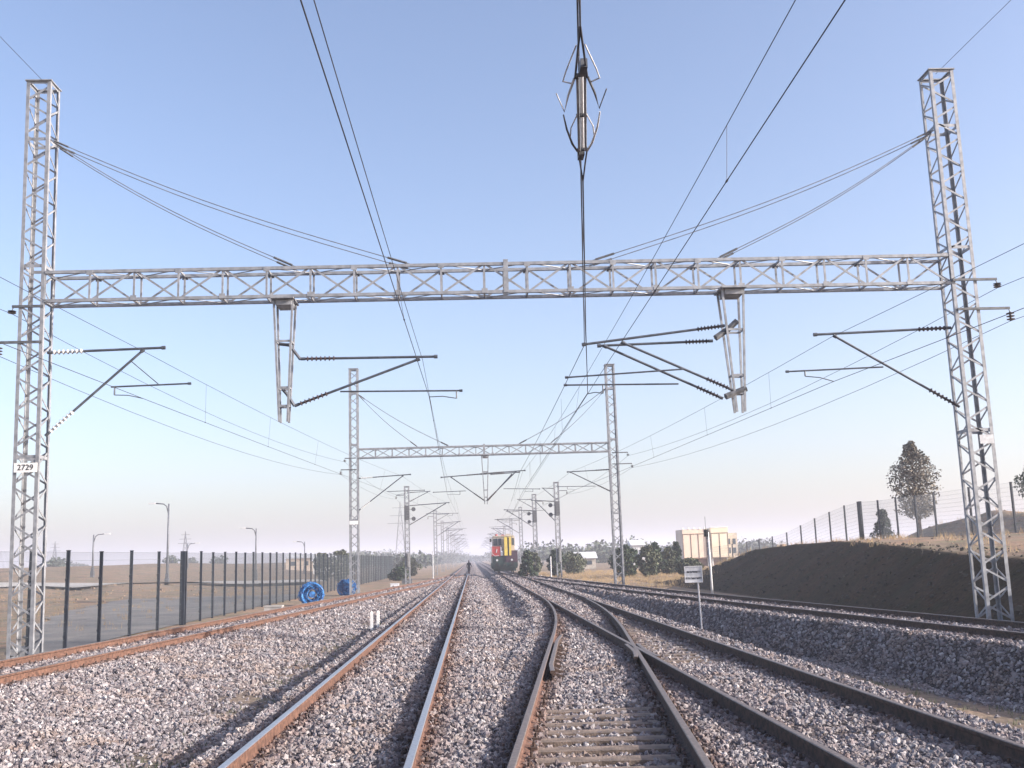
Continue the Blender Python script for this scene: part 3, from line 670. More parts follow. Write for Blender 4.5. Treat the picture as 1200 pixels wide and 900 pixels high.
b = single_mast(-1, 3.6, False, 'third single lattice mast of the right row, pale, just right of the rail vehicle'); b.location = (6.85, 145, 0)
for k, yy in enumerate((188, 228, 268, 312, 360, 415)):
    c = copy_tree(b); c.location = (7.1, yy, 0); c['label'] = '%s single lattice mast of the right row, counted from the camera' % WORDS[k+2]

# ------------------------------------------------------------------ overhead lines
def sagline(pts, sag, n=10):
    out = []
    for (p, q) in zip(pts[:-1], pts[1:]):
        p, q = Vector(p), Vector(q); s_ = sag*((q-p).length/40)**2
        for k in range(n): t = k/n; out.append(p.lerp(q, t)+Vector((0, 0, -4*s_*t*(1-t))))
    out.append(Vector(pts[-1])); return out
def at_y(line, y):
    for a_, b_ in zip(line[:-1], line[1:]):
        if a_.y <= y <= b_.y: return a_.lerp(b_, (y-a_.y)/max(b_.y-a_.y, 1e-6))
def overhead(label, cont, mess, y_drop, group='catenary lines above the tracks', rc=.0068, rm=.0058, sag=.22):
    t = empty('overhead_line', (0, 0, 0), 0, label, 'overhead wire', group)
    cl = sagline(cont, .02); mlx = sagline(mess, sag)
    mb = MB(); mb.tube(cl, rc, 6); mb.build('contact_wire', M['wire'], t)
    mb = MB(); mb.tube(mlx, rm, 6); mb.build('messenger_wire', M['wire'], t)
    for y in y_drop:
        p, q = at_y(cl, y), at_y(mlx, y)
        if p and q: mb = MB(); mb.tube([p, q], .0035, 5); mb.tube([p-Vector((0, .03, 0)), p+Vector((0, .03, 0))], .014, 6); mb.build('dropper', M['wire'], t)
    return t
far = [98, 148, 188, 228, 268, 312, 360, 415]
overhead('pair of wires above the straight main track left of centre',
         [(-1.40, -15, 6.02), (-.98, 25, 5.72), (-1.5, 65, 5.78)]+[(-1.3-.2*(k % 2), y, 5.8) for k, y in enumerate(far)],
         [(-1.42, -15, 6.85), (-1.12, 25, 6.62), (-1.5, 65, 6.9)]+[(-1.42, y, 7.05) for y in far], (4, 17, 29.5, 37, 45, 53, 60.5, 74, 86))
overhead('pair of wires above the straight track right of centre',
         [(3.05, -15, 6.25), (3.25, 25, 6.12), (3.4, 65, 5.85)]+[(3.83, y, 5.8) for y in far],
         [(2.85, -15, 7.3), (3.42, 25, 6.93), (3.3, 65, 7.1)]+[(3.83, y, 7.05) for y in far], (3.5, 11.7, 31, 40, 49, 57, 74, 86))
overhead('pair of wires above the far left track beside the fence',
         [(-10.4, -15, 5.95), (-8.55, 17, 5.85), (-7.95, 25, 5.84), (-4.7, 65, 5.85), (-2.2, 98, 5.8), (-1.6, 148, 5.8)],
         [(-10.6, -15, 7.1), (-8.6, 17, 7.08), (-7.98, 25, 7.02), (-4.35, 65, 7.05), (-2.2, 98, 7.05), (-1.6, 148, 7.05)], (19.6, 29.5, 36, 43, 51, 59, 75, 88))
overhead('pair of wires above the far right track beside the berm',
         [(12.9, -10, 5.95), (10.3, 15, 5.88), (9.16, 25, 5.84), (6.6, 65, 5.85), (5.2, 98, 5.8), (4.3, 145, 5.8)],
         [(13.1, -10, 7.1), (10.4, 15, 7.08), (9.2, 25, 6.98), (6.35, 65, 7.0), (5.2, 98, 7.05), (4.3, 145, 7.05)], (20, 29.5, 36, 44, 52, 60, 76, 88))
# ---- turnout wire with the section insulator hanging over the middle
t = empty('overhead_line', (0, 0, 0), 0, 'wires running straight down the middle to the section insulator overhead', 'overhead wire', 'catenary lines above the tracks')
cy0, cy1 = 8.50, 10.15        # insulator ends
def cxl(y): return 1.35+(y-11)*(2.93-1.35)/14.0
zc = 5.92
mb = MB(); mb.tube([(cxl(-8), -8, zc), (cxl(7.6), 7.6, zc)], .008, 6); mb.tube([(cxl(11.05), 11.05, zc), (cxl(18), 18, 5.82), (2.95, 25, 5.70), (3.25, 65, 5.8), (3.8, 98, 5.8)], .009, 6); mb.build('contact_wire', M['wire'], t)
mb = MB(); mb.tube(sagline([(cxl(-8), -8, 7.0), (cxl(9.7), 9.7, 6.75), (2.92, 25, 6.92), (3.1, 65, 7.05), (3.8, 98, 7.05)], .1), .010, 6); mb.build('messenger_wire', M['wire'], t)
for y in (14.5, 20, 33, 45, 55):
    x = cxl(y) if y < 25 else 2.95+(y-25)/40*.3
    mb = MB(); mb.tube([(x, y, 5.75), (x, y, 6.8)], .004, 5); mb.build('dropper', M['wire'], t)
S = empty('section_insulator', (0, 0, 0), 0, 'section insulator with pale runners and curved arcing horns hanging overhead', 'section insulator')
def Lp(dx, y, z=0): return (cxl(y)+dx*.60, y-dx*.11, zc+z)
for dx in (-.055, .055):
    mb = MB(); mb.tube([Lp(dx, cy0), Lp(dx, cy1)], .014, 8); mb.build('runner', M['steel'], S)
mb = MB(); mb.tube([Lp(0, cy0-.05, .05), Lp(0, cy1+.05, .05)], .022, 8); mb.build('insulating_rod', M['offwhite'], S)
mb = MB()
for y in (cy0-.02, cy1+.02, (cy0+cy1)/2):
    mb.tube([Lp(-.09, y, .02), Lp(.09, y, .02)], .02, 8)
mb.box(cxl(cy0)-.03, cxl(cy0)+.03, cy0-.25, cy0-.08, zc-.02, zc+.06); mb.box(cxl(cy1)-.03, cxl(cy1)+.03, cy1+.06, cy1+.22, zc-.02, zc+.06)
mb.build('clamp', M['steel_dark'], S)
for s_ in (-1, 1):
    mb = MB(); mb.tube([Lp(s_*.08, cy1), Lp(s_*.05, cy1+.3), Lp(0, 11.05)], .009, 6); mb.build('bridle', M['wire'], S)
    mb = MB(); mb.tube([Lp(s_*.09, cy0), Lp(s_*.05, cy0-.4), Lp(0, 7.6)], .010, 6); mb.build('bridle', M['wire'], S)
    mb = MB(); mb.tube([Lp(s_*.09, cy1), Lp(s_*.17, cy1-.22, -.01), Lp(s_*.25, cy1-.62, -.02), Lp(s_*.29, cy1-.85, .03)], [.013, .012, .010, .007], 6); mb.build('arcing_horn', M['steel_dark'] if s_ < 0 else M['offwhite'], S)
    mb = MB(); mb.tube([Lp(s_*.1, cy0), Lp(s_*.2, cy0+.30, -.01), Lp(s_*.27, cy0+.62, -.02), Lp(s_*.38, cy0+.30, .02)], [.013, .011, .009, .006], 6); mb.build('arcing_horn', M['steel_dark'] if s_ > 0 else M['offwhite'], S)
    mb = MB(); mb.tube([Lp(s_*.06, cy0-.6), Lp(s_*.22, cy0-.15), Lp(s_*.27, cy0+.03), Lp(s_*.12, cy0+.1)], .007, 6); mb.build('arcing_horn', M['offwhite'], S)
    mb = MB(); mb.tube([Lp(s_*.07, cy0+.75), Lp(s_*.18, cy0+1.05), Lp(s_*.2, cy0+1.3), Lp(s_*.1, cy1)], .007, 6); mb.build('arcing_horn', M['offwhite'], S)
mb = MB(); mb.tube([Lp(0, cy0-.1), (cxl(9.7), 9.7, 6.75)], .005, 5); mb.tube([Lp(0, cy1+.1), (cxl(9.7), 9.7, 6.75)], .005, 5); mb.tube([Lp(0, 7.6), (cxl(7.7), 7.7, 6.85)], .005, 5); mb.build('hanger_wire', M['wire'], S)

def feeder(label, pts, sag=.5, r=.007):
    mb = MB(); mb.tube(sagline(pts, sag), r, 6); o = mb.build('feeder_wire', M['wire']); return tag(o, label, 'wire', 'feeder and earth wires along the masts')
feeder('lower side wire on the outer bracket of the left mast', [(-13.0, -15, 7.3), (-11.33, 24.7, 6.92), (-8.15, 64.7, 7.2), (-7.1, 98, 7.55), (-6.2, 148, 7.55)])
feeder('upper side wire on the short outer bracket of the left mast', [(-12.9, -15, 8.1), (-11.05, 24.7, 7.95), (-7.9, 64.7, 8.0), (-7.0, 98, 7.7)])
feeder('upper side wire right of the right foreground mast', [(15.1, -12, 8.2), (13.43, 24.65, 8.08), (10.03, 64.7, 7.9), (9.1, 98, 7.7)])
feeder('lower side wire on the dark insulator right of the right foreground mast', [(15.4, -12, 7.4), (13.68, 24.65, 7.22), (10.26, 64.7, 7.14), (9.15, 98, 7.55), (8.1, 116, 7.55)])
feeder('thin wire leaving the top of the left foreground mast towards the camera', [(-10.9, -15, 14.3), (-10.6, 25, 14.03)], .35, .006)
feeder('thin wire leaving the top of the right foreground mast towards the camera', [(12.7, -15, 14.3), (12.6, 25, 14.05)], .35, .006)

# ------------------------------------------------------------------ fences
def fence(label, pts, ztop, thick=(), wires=40, mw='meshwire', q0=.003):
    """pts: list of (x, y); ztop: list of top heights"""
    t = empty('mesh_fence', (0, 0, 0), 0, label, 'fence')
    for i, (x, y) in enumerate(pts):
        zg = float(height(x, y)); zt = ztop[i]+.02*math.sin(i*2.3); x = x+.02*math.sin(i*1.7)
        mb = MB()
        if i in thick:
            mb.box(x-.09, x+.09, y-.17, y-.09, zg-.3, zt+.04); mb.box(x-.09, x+.09, y+.09, y+.17, zg-.3, zt+.04)
        else:
            mb.box(x-.045, x+.045, y-.035, y+.035, zg-.3, zt); mb.box(x-.055, x+.055, y-.045, y+.045, zt, zt+.02)
            for q in (.35, 1.1, 1.9): mb.box(x-.06, x-.045, y-.03, y+.03, zg+q, zg+q+.06)
        mb.build('post', M['fence'], t)
    for i in range(len(pts)-1):
        (xa, ya), (xb, yb) = pts[i], pts[i+1]; za, zb = ztop[i]-.03, ztop[i+1]-.03
        ga, gb = float(height(xa, ya))+.06, float(height(xb, yb))+.06
        mb = MB(); q = .0025
        nv = wires if ya < 60 else wires//2
        q2 = q0 if ya < 60 else q0*1.5
        for k in range(nv):
            s_ = (k+.5)/nv; x = xa+(xb-xa)*s_; y = ya+(yb-ya)*s_
            mb.tube([(x, y, ga+(gb-ga)*s_), (x, y, za+(zb-za)*s_)], q2, 3, cap=False)
        for k in range(12):
            s_ = k/11; mb.tube([(xa+.006, ya, ga+(za-ga)*s_), (xb+.006, yb, gb+(zb-gb)*s_)], q2*1.1, 3, cap=False)
        mb.build('mesh_panel', M[mw], t)
    return t
yl = [19.5, 22, 24.6, 27.2, 29.5, 32, 34.8, 37.7, 40.7, 43.2, 45.2, 47.2, 49.2, 51.2, 53.2, 55.3, 57.4]+[59.4+2.05*k for k in range(42)]
fence('long dark post mesh fence running along the left track', [(-11.35+.25*min(1, max(0, (y-25)/25)), y) for y in yl], [2.28+.16*min(1, max(0, (y-25)/40)) for y in yl], thick=(8,))
yr = [37.5, 41, 44.8, 48.7, 52.6, 54.9, 57.4, 60, 63, 65.6, 68.4, 71.5, 74.8, 78.2, 82, 86, 90, 95, 100, 105]
zr = np.interp(yr, [37, 60, 64, 70, 78, 84, 105], [4.35, 4.4, 4.5, 3.95, 3.0, 2.6, 2.1])
fence('mesh fence on top of the earth berm at the right', [(24.0+.0*y, y) for y in yr], list(zr), thick=(8,), mw='palemesh', q0=.0035)

# ------------------------------------------------------------------ trees and bushes
def leaves(mb, C, Rr, n, size, seed, shell=.35):
    g = np.random.default_rng(seed)
    C = np.array(C, float); Rr = np.array(Rr, float)
    d = g.normal(size=(n, 3)); d /= np.linalg.norm(d, axis=1)[:, None]
    p = C+d*Rr*(g.uniform(shell, 1, n)**.6)[:, None]
    a = g.normal(size=(n, 3)); a /= np.linalg.norm(a, axis=1)[:, None]
    b = np.cross(a, g.normal(size=(n, 3))); b /= np.linalg.norm(b, axis=1)[:, None]
    s_ = size*g.uniform(.6, 1.4, n)[:, None]
    V = np.stack([p-a*s_, p+b*s_*.55, p+a*s_, p-b*s_*.55], 1).reshape(-1, 3)
    o = len(mb.v); mb.v += [tuple(v) for v in V]; mb.f += [(o+4*i, o+4*i+1, o+4*i+2, o+4*i+3) for i in range(n)]; mb.m += [0]*n
def tree(name, label, x, y, h, wd, m, trunk=.2, shape='oval', size=.1, n=2600, seed=1, group=None, cat='tree', clumps=26, bare=.18):
    g = random.Random(seed); z = float(height(x, y)); t = empty(name, (x, y, z), g.uniform(0, 6), label, cat, group)
    mb = MB(); lean = g.uniform(-.03, .03)*h
    mb.tube([(0, 0, -.2), (0, 0, h*.25), (lean, 0, h*.6), (lean*1.3, 0, h*.93)], [trunk*.5, trunk*.4, trunk*.25, .02], 8)
    lf = MB(); cl = []
    for k in range(clumps):
        s_ = (k+.5)/clumps; zz = h*(bare+(1-bare)*s_)
        if shape == 'cone': rad = wd/2*(1.02-s_)**.8
        elif shape == 'egg': rad = wd/2*(math.sin(math.pi*min(1, (s_*.8+.2)))**.7 if s_ > .3 else .6+s_*1.2)
        else: rad = wd/2*math.sqrt(max(.05, 1-(2*s_-1)**2))
        an = k*2.4+g.uniform(-.5, .5); dd = rad*g.uniform(.35, .85)
        c = (lean*s_+dd*math.cos(an), dd*math.sin(an), zz+g.uniform(-.03, .03)*h); cr = max(rad*g.uniform(.34, .55), wd*(.07 if h > 5 else .15))
        mb.tube([(lean*s_*.9, 0, zz-cr*.6-.05*h), ((c[0]+lean)/2, c[1]/2, zz-cr*.3), c], [trunk*.16, trunk*.1, .008], 5)
        leaves(lf, c, (cr, cr, cr*.8), int(n/clumps), size, seed*100+k)
    mb.build('trunk', M['bark'], t, True); lf.build('crown', m, t); return t
tree('tree', 'tall tapering dry-leaved tree in front of sky on the berm behind the fence', 26.35, 60, 5.45, 3.0, M['leaf_dry'], .30, 'egg', .075, 6500, 5, clumps=60, bare=.24)
tree('shrub', 'round dark conifer shrub on the berm beside the dry-leaved tree', 25.0, 62, 1.75, 1.6, M['leaf_dark'], .1, 'cone', .07, 2600, 6, cat='shrub', clumps=24, bare=.05)
tree('tree', 'dark tree cut by the right edge of the photo behind the fence', 32.75, 58.5, 3.0, 1.9, M['leaf_dark'], .16, 'oval', .08, 2600, 8, clumps=26, bare=.25)
items = [  # px x, top, D, width, kind, label
 (5.2, 100, 3.0, 1.9, 'leaf_dark', 'cone', 'narrow dark tree just right of the rail vehicle'),
 (8.6, 108, 3.3, 2.0, 'leaf_dark', 'oval', 'dark bushy tree beyond the nearest right single mast'),
 (6.6, 112, 3.0, 1.7, 'leaf_mid', 'oval', 'olive bush between the two right single masts'),
 (11.4, 118, 2.7, 3.4, 'leaf_mid', 'oval', 'broad low olive bush left of the second portal leg'),
 (14.2, 96, 3.4, 2.7, 'leaf_dark', 'oval', 'dark dense bush just left of the second portal right leg'),
 (15.6, 92, 3.3, 2.2, 'leaf_mid', 'oval', 'olive leafy bush right behind the second portal right leg'),
 (17.3, 98, 3.6, 2.0, 'leaf_dark', 'egg', 'dark upright tree just right of the second portal leg'),
 (18.9, 100, 3.0, 1.9, 'leaf_mid', 'oval', 'olive shrub between two dark upright trees at right'),
 (20.2, 102, 3.7, 1.7, 'leaf_dark', 'cone', 'dark pointed conifer standing tallest in the shrub row'),
    (18.3, 88, 1.4, 2.4, 'leaf_mid', 'oval', 'low wide olive shrub in front of the shrub row'),
  (-16.2, 128, 3.2, 3.0, 'leaf_mid', 'oval', 'olive tree beyond the fence left of the second portal'),
 (-18.6, 130, 3.0, 2.6, 'leaf_mid', 'oval', 'second olive tree beyond the fence, further left of the portal'),
 (-9.2, 150, 2.2, 3.4, 'leaf_mid', 'oval', 'low bush beside the end of the left fence'),
 (-8.3, 118, .95, 2.6, 'leaf_dark', 'oval', 'very low dark shrub lying beside the left track'),
]
for k, (x, y, h, wd, mm, sh, lb) in enumerate(items):
    h = h*.70 if x > 0 else h
    tree('shrub' if h < 2.4 else 'tree', lb, x, y, h+.35, wd, M[mm], .12, sh, .12, 3000, 20+k, 'shrubs and trees beyond the tracks', 'shrub' if h < 2.4 else 'tree', 18, .06)
# distant wood as stuff
mb = MB(); g = np.random.default_rng(3)
for k in range(190):
    y = g.uniform(260, 620); x = g.choice([g.uniform(.035, .30), g.uniform(-.13, -.012), g.uniform(-.40, -.2)], p=[.62, .3, .08])*y
    if abs(x) < 9: continue
    hh = g.uniform(3.0, 7.5)*(1 if x > 0 else .75); zg = float(height(x, y))
    leaves(mb, (x, y, zg+hh*.45), (hh*.9, hh*.6, hh*.52), 200, .55, 900+k, .1)
for k in range(70):
    y = g.uniform(560, 760); x = g.uniform(-75, 48); hh = g.uniform(4.5, 8.5)
    if abs(x-1.2) < 9 and y < 700: continue
    leaves(mb, (x, y, float(height(x, y))+hh*.42), (hh*.9, hh*.5, hh*.5), 230, .6, 2900+k, .05)
o = mb.build('distant_wood', M['leaf_far']); tag(o, 'hazy belt of trees along the horizon', 'wood', kind='stuff')
# dry grass and weeds
def tufts(name, lab, spots, m, h, n_each, seed):
    g = np.random.default_rng(seed); mb = MB()
    for (x, y) in spots:
        z = float(height(x, y))
        for _ in range(n_each):
            a = g.uniform(0, 6.28); l = h*g.uniform(.5, 1.3); dx, dy = g.normal(0, .12, 2); t = g.uniform(.1, .5)*l; wv = .006+.004*g.random()
            bx, by = x+dx, y+dy
            mb.add([(bx-wv, by, z), (bx+wv, by, z), (bx+math.cos(a)*t, by+math.sin(a)*t, z+l)], [(0, 1, 2)])
    o = mb.build(name, m); tag(o, lab, 'grass', kind='stuff')
g = np.random.default_rng(11)
sp = []
for _ in range(1500):
    y = g.uniform(60, 135); x = float(XD(y))+g.uniform(2.2, 17)
    sp.append((x, y))
for _ in range(330):
    y = g.uniform(28, 74); x = g.uniform(15.2, 36)
    if y < 44 or x > 17: sp.append((x, y))
for _ in range(500):
    sp.append((g.uniform(-62, -13), g.uniform(38, 112)))
tufts('dry_grass', 'straw coloured dry grass along the right verge', sp, M['straw'], .26, 10, 1)
sp = []
for _ in range(420):
    y = g.uniform(11, 60); s_ = g.random()
    x = -3.6+g.normal(0, .35) if s_ < .35 else (float(XD(y))-3.3+g.normal(0, .35) if s_ < .6 else float(XA(y))-1.9+g.normal(0, .3))
    if height(x, y) < -1.6: continue
    sp.append((x, y))
tufts('weeds', 'sparse low weeds beside the ballast', sp, M['weed'], .07, 10, 2)
# loose stones on soil field left + rubble
def rubble(name, lab, n, area, rad, m, seed):
    g = np.random.default_rng(seed); mb = MB()
    for _ in range(n):
        x, y = area(g); z = float(height(x, y)); r_ = rad*g.lognormal(0, .4)
        k = 6; ring = [(x+r_*math.cos(6.28*i/k)*g.uniform(.6, 1.2), y+r_*math.sin(6.28*i/k)*g.uniform(.6, 1.2), z-.1*r_) for i in range(k)]
        top = [(x+(p[0]-x)*.55+g.normal(0, .1)*r_, y+(p[1]-y)*.55, z+r_*g.uniform(.5, .9)) for p in ring]
        mb.add(ring+top, [tuple(range(k, 2*k))]+[(i, (i+1) % k, k+(i+1) % k, k+i) for i in range(k)])
    o = mb.build(name, m); tag(o, lab, 'rubble', kind='stuff')
rubble('soil_clods', 'clods and stones scattered over the sandy field', 700, lambda g: (g.uniform(-62, -22), g.uniform(45, 128)), .09, M['soil'], 5)
M['shadesoil'] = mat('shaded_earth_clods', (.035, .03, .022), .95, 0, .2, 3, .5, 20, second=(.09, .075, .055))  # darker soil copy matching the painted shade of the berm face
rubble('earth_clods', 'clods of earth on the berm face, coloured as in shade', 1500, lambda g: (g.uniform(12.7, 16.2), g.uniform(24, 72)), .045, M['shadesoil'], 9)
rubble('berm_clods', 'clods of earth on the berm', 500, lambda g: (g.uniform(16.6, 34), g.uniform(30, 72)), .05, M['soil'], 6)

# ------------------------------------------------------------------ street lamps
def lamp(label, x, y, h, side, double=False, m2=None):
    z = float(height(x, y)); t = empty('street_lamp', (x, y, z), 0, label, 'street lamp', 'street lamps on the far road')
    mb = MB(); mb.tube([(0, 0, -.2), (0, 0, h*.55), (0, 0, h)], [.16, .12, .09], 10); mb.build('pole', M['lamp'], t, True)
    mb = MB(); mb.tube([(0, 0, h-1.2), (side*.25, 0, h-.3), (side*.6, 0, h-.02), (side*1.6, 0, h+.08)], .07, 8); mb.build('arm', M['lamp'], t, True)
    mb = MB(); mb.box(*sorted((side*1.5, side*2.3)), -.16, .16, h+.0, h+.16); mb.build('lamp_head', M['offwhite'], t)
    mb = MB(); mb.box(-.22, .22, -.22, .22, .0, .9); mb.box(-.17, .17, -.17, .17, .9, 1.4)
    mb.build('base_cover', M['steel_dark'], t)
    return t
lamp('tallest street lamp, arm pointing left, beyond the fence', -34.8, 120, 9.35, -1)
lamp('street lamp with arm pointing right near the left mast', -54.0, 150, 6.0, 1)
lamp('small far street lamp with arm pointing right, right of the tallest lamp', -54.3, 200, 4.6, 1)
lamp('street lamp with arm pointing left in the middle of the fence', -31.0, 150, 7.3, -1)
lamp('small street lamp with arm pointing left near the blue cable', -32.1, 200, 6.1, -1)
# far pylons
def pylon(label, x, y, h):
    z = float(height(x, y)); t = empty('power_pylon', (x, y, z), 0, label, 'pylon', 'faint power pylons on the horizon'); mb = MB()
    for sx in (-1, 1):
        for sy in (-1, 1): mb.bar((sx*h*.09, sy*h*.09, 0), (0, 0, h), .14)
    for k in range(7):
        a, b = k/7*h, (k+1)/7*h; ra, rb = h*.09*(1-k/7), h*.09*(1-(k+1)/7)
        mb.bar((-ra, -ra, a), (rb, -rb, b), .08); mb.bar((ra, ra, a), (-rb, rb, b), .08)
    mb.build('lattice_tower', M['steel_dark'], t); mb = MB()
    for zz, l in ((.66, .2), (.78, .16), (.9, .12)): mb.bar((-l*h, 0, zz*h), (l*h, 0, zz*h), .13)
    mb.build('cross_arm', M['steel_dark'], t)
pylon('faint power pylon behind the small far street lamp', -104, 380, 13)
pylon('faint power pylon far beyond the fence, left of the tallest lamp', -190, 480, 13)
pylon('faint tall power pylon right of the nearest left single mast', -29, 420, 26)

# ------------------------------------------------------------------ cable reels (blue)
def reel(label, x, y, rad, seed):
    z = float(height(x, y)); g = random.Random(seed); t = empty('cable_reel', (x, y, z+rad*.93), R(18 if seed == 1 else -25), label, 'cable reel', 'blue cable coils beside the left track')
    for s_ in (-1, 1):
        mb = MB()
        for q in range(3):
            ph = g.uniform(0, 6); rq = rad*g.uniform(.86, .98)
            mb.tube([(rq*math.cos(a), s_*.38+.05*math.sin(3*a+ph), rq*math.sin(a)*(1+.03*math.sin(5*a))) for a in [k*2*math.pi/28 for k in range(29)]], .035, 6, cap=False)
        mb.build('outer_coil', M['blue'], t)
    mb = MB(); mb.tube([(0, -.3, 0), (0, .3, 0)], rad*.28, 14); mb.build('cable_core', M['blue'], t)
    mb = MB()
    for k in range(170):
        a = g.uniform(0, 6.28); y0 = g.uniform(-.5, .5); rr_ = rad*g.uniform(.45, 1.06); y2 = g.uniform(-.4, .4); da = g.uniform(.6, 1.8)
        ph = g.uniform(0, 6)
        mb.tube([(rr_*math.cos(a+da*q/5)*(1+.13*math.sin(q*1.7+ph)), (y0+(y2-y0)*q/5)*1.1, rr_*math.sin(a+da*q/5)*(1+.10*math.sin(q*2.1+ph*2))) for q in range(6)], .02, 5)
    mb.build('cable_winding', M['blue'], t)
reel('nearer and larger blue cable reel against the fence', -8.62, 56.0, .60, 1)
reel('farther blue cable reel behind the leg of the second portal', -8.55, 71.0, .52, 2)

# ------------------------------------------------------------------ stakes, sign, signal, marker posts
for k, (x, lb) in enumerate(((-3.40, 'left one of two short white stakes beside the main track'), (-3.19, 'right one of two short white stakes beside the main track'))):
    z = float(height(x, 35)); mb = MB(); mb.box(x-.045, x+.045, 34.96, 35.04, z-.2, .08+.02*k); mb.add([(x-.045, 34.96, .08+.02*k), (x+.045, 34.96, .08+.02*k), (x+.045, 35.04, .08+.02*k), (x-.045, 35.04, .08+.02*k), (x, 35, .12+.02*k)], [(0, 1, 4), (1, 2, 4), (2, 3, 4), (3, 0, 4)])
    o = mb.build('marker_stake', M['white']); tag(o, lb, 'stake', 'two white stakes')
ZS = float(height(5.9, 27.4))
t = empty('notice_sign', (5.93, 27.4, ZS), R(-6), 'small rectangular pale notice board on a thin pole between the right tracks', 'sign')
zt = 1.36-ZS
mb = MB(); mb.tube([(.05, 0, -.2), (0, 0, zt)], .022, 8); mb.build('pole', M['offwhite'], t)
mb = MB(); mb.box(-.33, .13, -.035, -.02, zt-.42, zt+.0); pnl = mb.build('sign_board', M['offwhite'], t)
mb = MB(); mb.box(-.335, .135, -.05, -.036, zt-.425, zt-.41); mb.box(-.335, .135, -.05, -.036, zt-.01, zt+.005); mb.box(-.335, -.32, -.05, -.036, zt-.409, zt-.011); mb.box(.12, .135, -.05, -.036, zt-.409, zt-.011); mb.build('frame', M['white'], pnl)
g = random.Random(4); mb = MB()
for zz, hh, x0, x1 in ((-.17, .045, -.27, .08), (-.34, .05, -.30, .10)):
    x = x0
    while x < x1:
        wl = g.uniform(.018, .034); mb.box(x, x+wl*.35, -.040, -.0362, zt+zz, zt+zz+hh); mb.box(x+wl*.36, x+wl, -.040, -.0362, zt+zz+hh*g.choice((0, .4, .75)), zt+zz+hh*g.choice((.8, 1))); x += wl+.009
mb.build('lettering', M['black'], pnl)
ZG = float(height(11.5, 50))
t = empty('signal_mast', (11.5, 50, ZG), 0, 'thin white signal mast with a small dark head in front of the cream building', 'signal')
mb = MB(); mb.tube([(0, 0, -.2), (0, 0, 1.4), (-.02, 0, 3.0)], [.062, .045, .032], 10); mb.build('mast', M['white'], t, True)
mb = MB(); mb.box(-.22, -.04, -.12, .1, 2.78, 3.12); mb.tube([(-.13, -.12, 3.04), (-.13, -.22, 3.05)], .05, 10); mb.tube([(-.13, -.12, 2.88), (-.13, -.22, 2.89)], .05, 10); mb.build('signal_head', M['black'], t)
mb = MB(); mb.tube([(-.13, 0, 3.12), (-.13, 0, 3.75)], .012, 6); mb.build('antenna', M['steel_dark'], t)
for (x, y, h, lb) in ((5.35, 104, 2.2, 'slim white marker post right of the rail vehicle'), (6.9, 92, 1.9, 'slim white marker post in the grass left of the second portal leg'), (-4.6, 120, 3.2, 'thin pale post at the left side of the track ahead')):
    z = float(height(x, y)); mb = MB(); mb.tube([(x, y, z-.2), (x, y, z+h)], .055, 8); mb.box(x-.14, x+.14, y-.08, y-.06, z+h-.75, z+h-.2) if y == 104 else None
    o = mb.build('marker_post', M['offwhite']); tag(o, lb, 'marker post')
# small relay boxes / things beside the left track
for (x, y, s_, mm, lb) in ((-9.0, 47.5, .55, 'concrete', 'low concrete block beside the left track before the blue reel'), (-6.6, 88, .5, 'offwhite', 'small pale box beside the left track beyond the second portal'), (-6.4, 101, .7, 'steel_dark', 'dark equipment cabinet at the foot of the nearest left single mast'), (-.55, 121, .3, 'white', 'small white box on the ballast near the person')):
    z = float(height(x, y)); mb = MB(); mb.box(x-s_*.7, x+s_*.7, y-s_*.4, y+s_*.4, z-.1, z+s_*.55); mb.box(x-s_*.75, x+s_*.75, y-s_*.45, y+s_*.45, z+s_*.55+.002, z+s_*.66)
    o = mb.build('trackside_box', M[mm]); tag(o, lb, 'box')

# ------------------------------------------------------------------ building
t = empty('panel_building', (33.8, 150, 0), 0, 'flat roofed cream and pink panelled building standing behind the berm', 'building')
zb = .1
mb = MB(); mb.box(-3.15, .35, 0, 5, .75, 5.0); mb.build('pink_wing', M['pink'], t)
mb = MB(); mb.box(-2.9, 3.3, .3, 4.8, -.4, .749); mb.build('plinth', M['brown'], t)
for x in (-3.0, -1.4, .5, 1.1, 3.3): mb = MB(); mb.box(x-.1, x+.1, .0, .25, -.4, .74); mb.build('support', M['white'], t)
mb = MB(); mb.box(.95, 3.5, -.3, 5, .76, 5.12); mb.build('cream_wing', M['cream'], t)
mb = MB(); mb.box(.36, .94, .6, 4.5, .75, 4.9); mb.build('stair_core', M['cab'], t)
mb = MB(); mb.box(3.51, 5.2, 1.2, 5, .6, 4.35); mb.build('rear_wing', M['cab'], t)
mb = MB()
for x in (-3.0, -2.2, -1.4, -.6, .2): mb.box(x-.13, x+.13, -.08, .2, 5.0, 5.3)
mb.box(.9, 3.55, -.35, .1, 5.125, 5.25); mb.build('parapet', M['white'], t)
mb = MB()
for x in (-3.1, -1.95, -.85, .30): mb.box(x-.045, x+.045, -.035, -.002, zb+.8, 4.25)
for x in (1.0, 2.2, 3.44): mb.box(x-.04, x+.04, -.335, -.302, zb+.8, 4.25)
mb.box(-3.15, .35, -.04, -.002, 4.26, 4.36); mb.box(.95, 3.5, -.34, -.302, 4.3, 4.4)
mb.box(-3.15, .35, -.05, -.002, zb+.68, zb+.79); mb.box(.95, 3.5, -.35, -.302, zb+.68, zb+.79)
mb.build('trim', M['brown'], t)
for x in (3.9, 4.7):
    for z in (1.4, 2.7): mb = MB(); mb.box(x-.22, x+.22, 1.15, 1.19, z, z+.8); mb.build('window', M['glass'], t)
for k in range(3):
    mb = MB(); mb.box(.5, .8, .54, .59, 1.2+k*1.15, 1.9+k*1.15); mb.build('window', M['glass'], t)
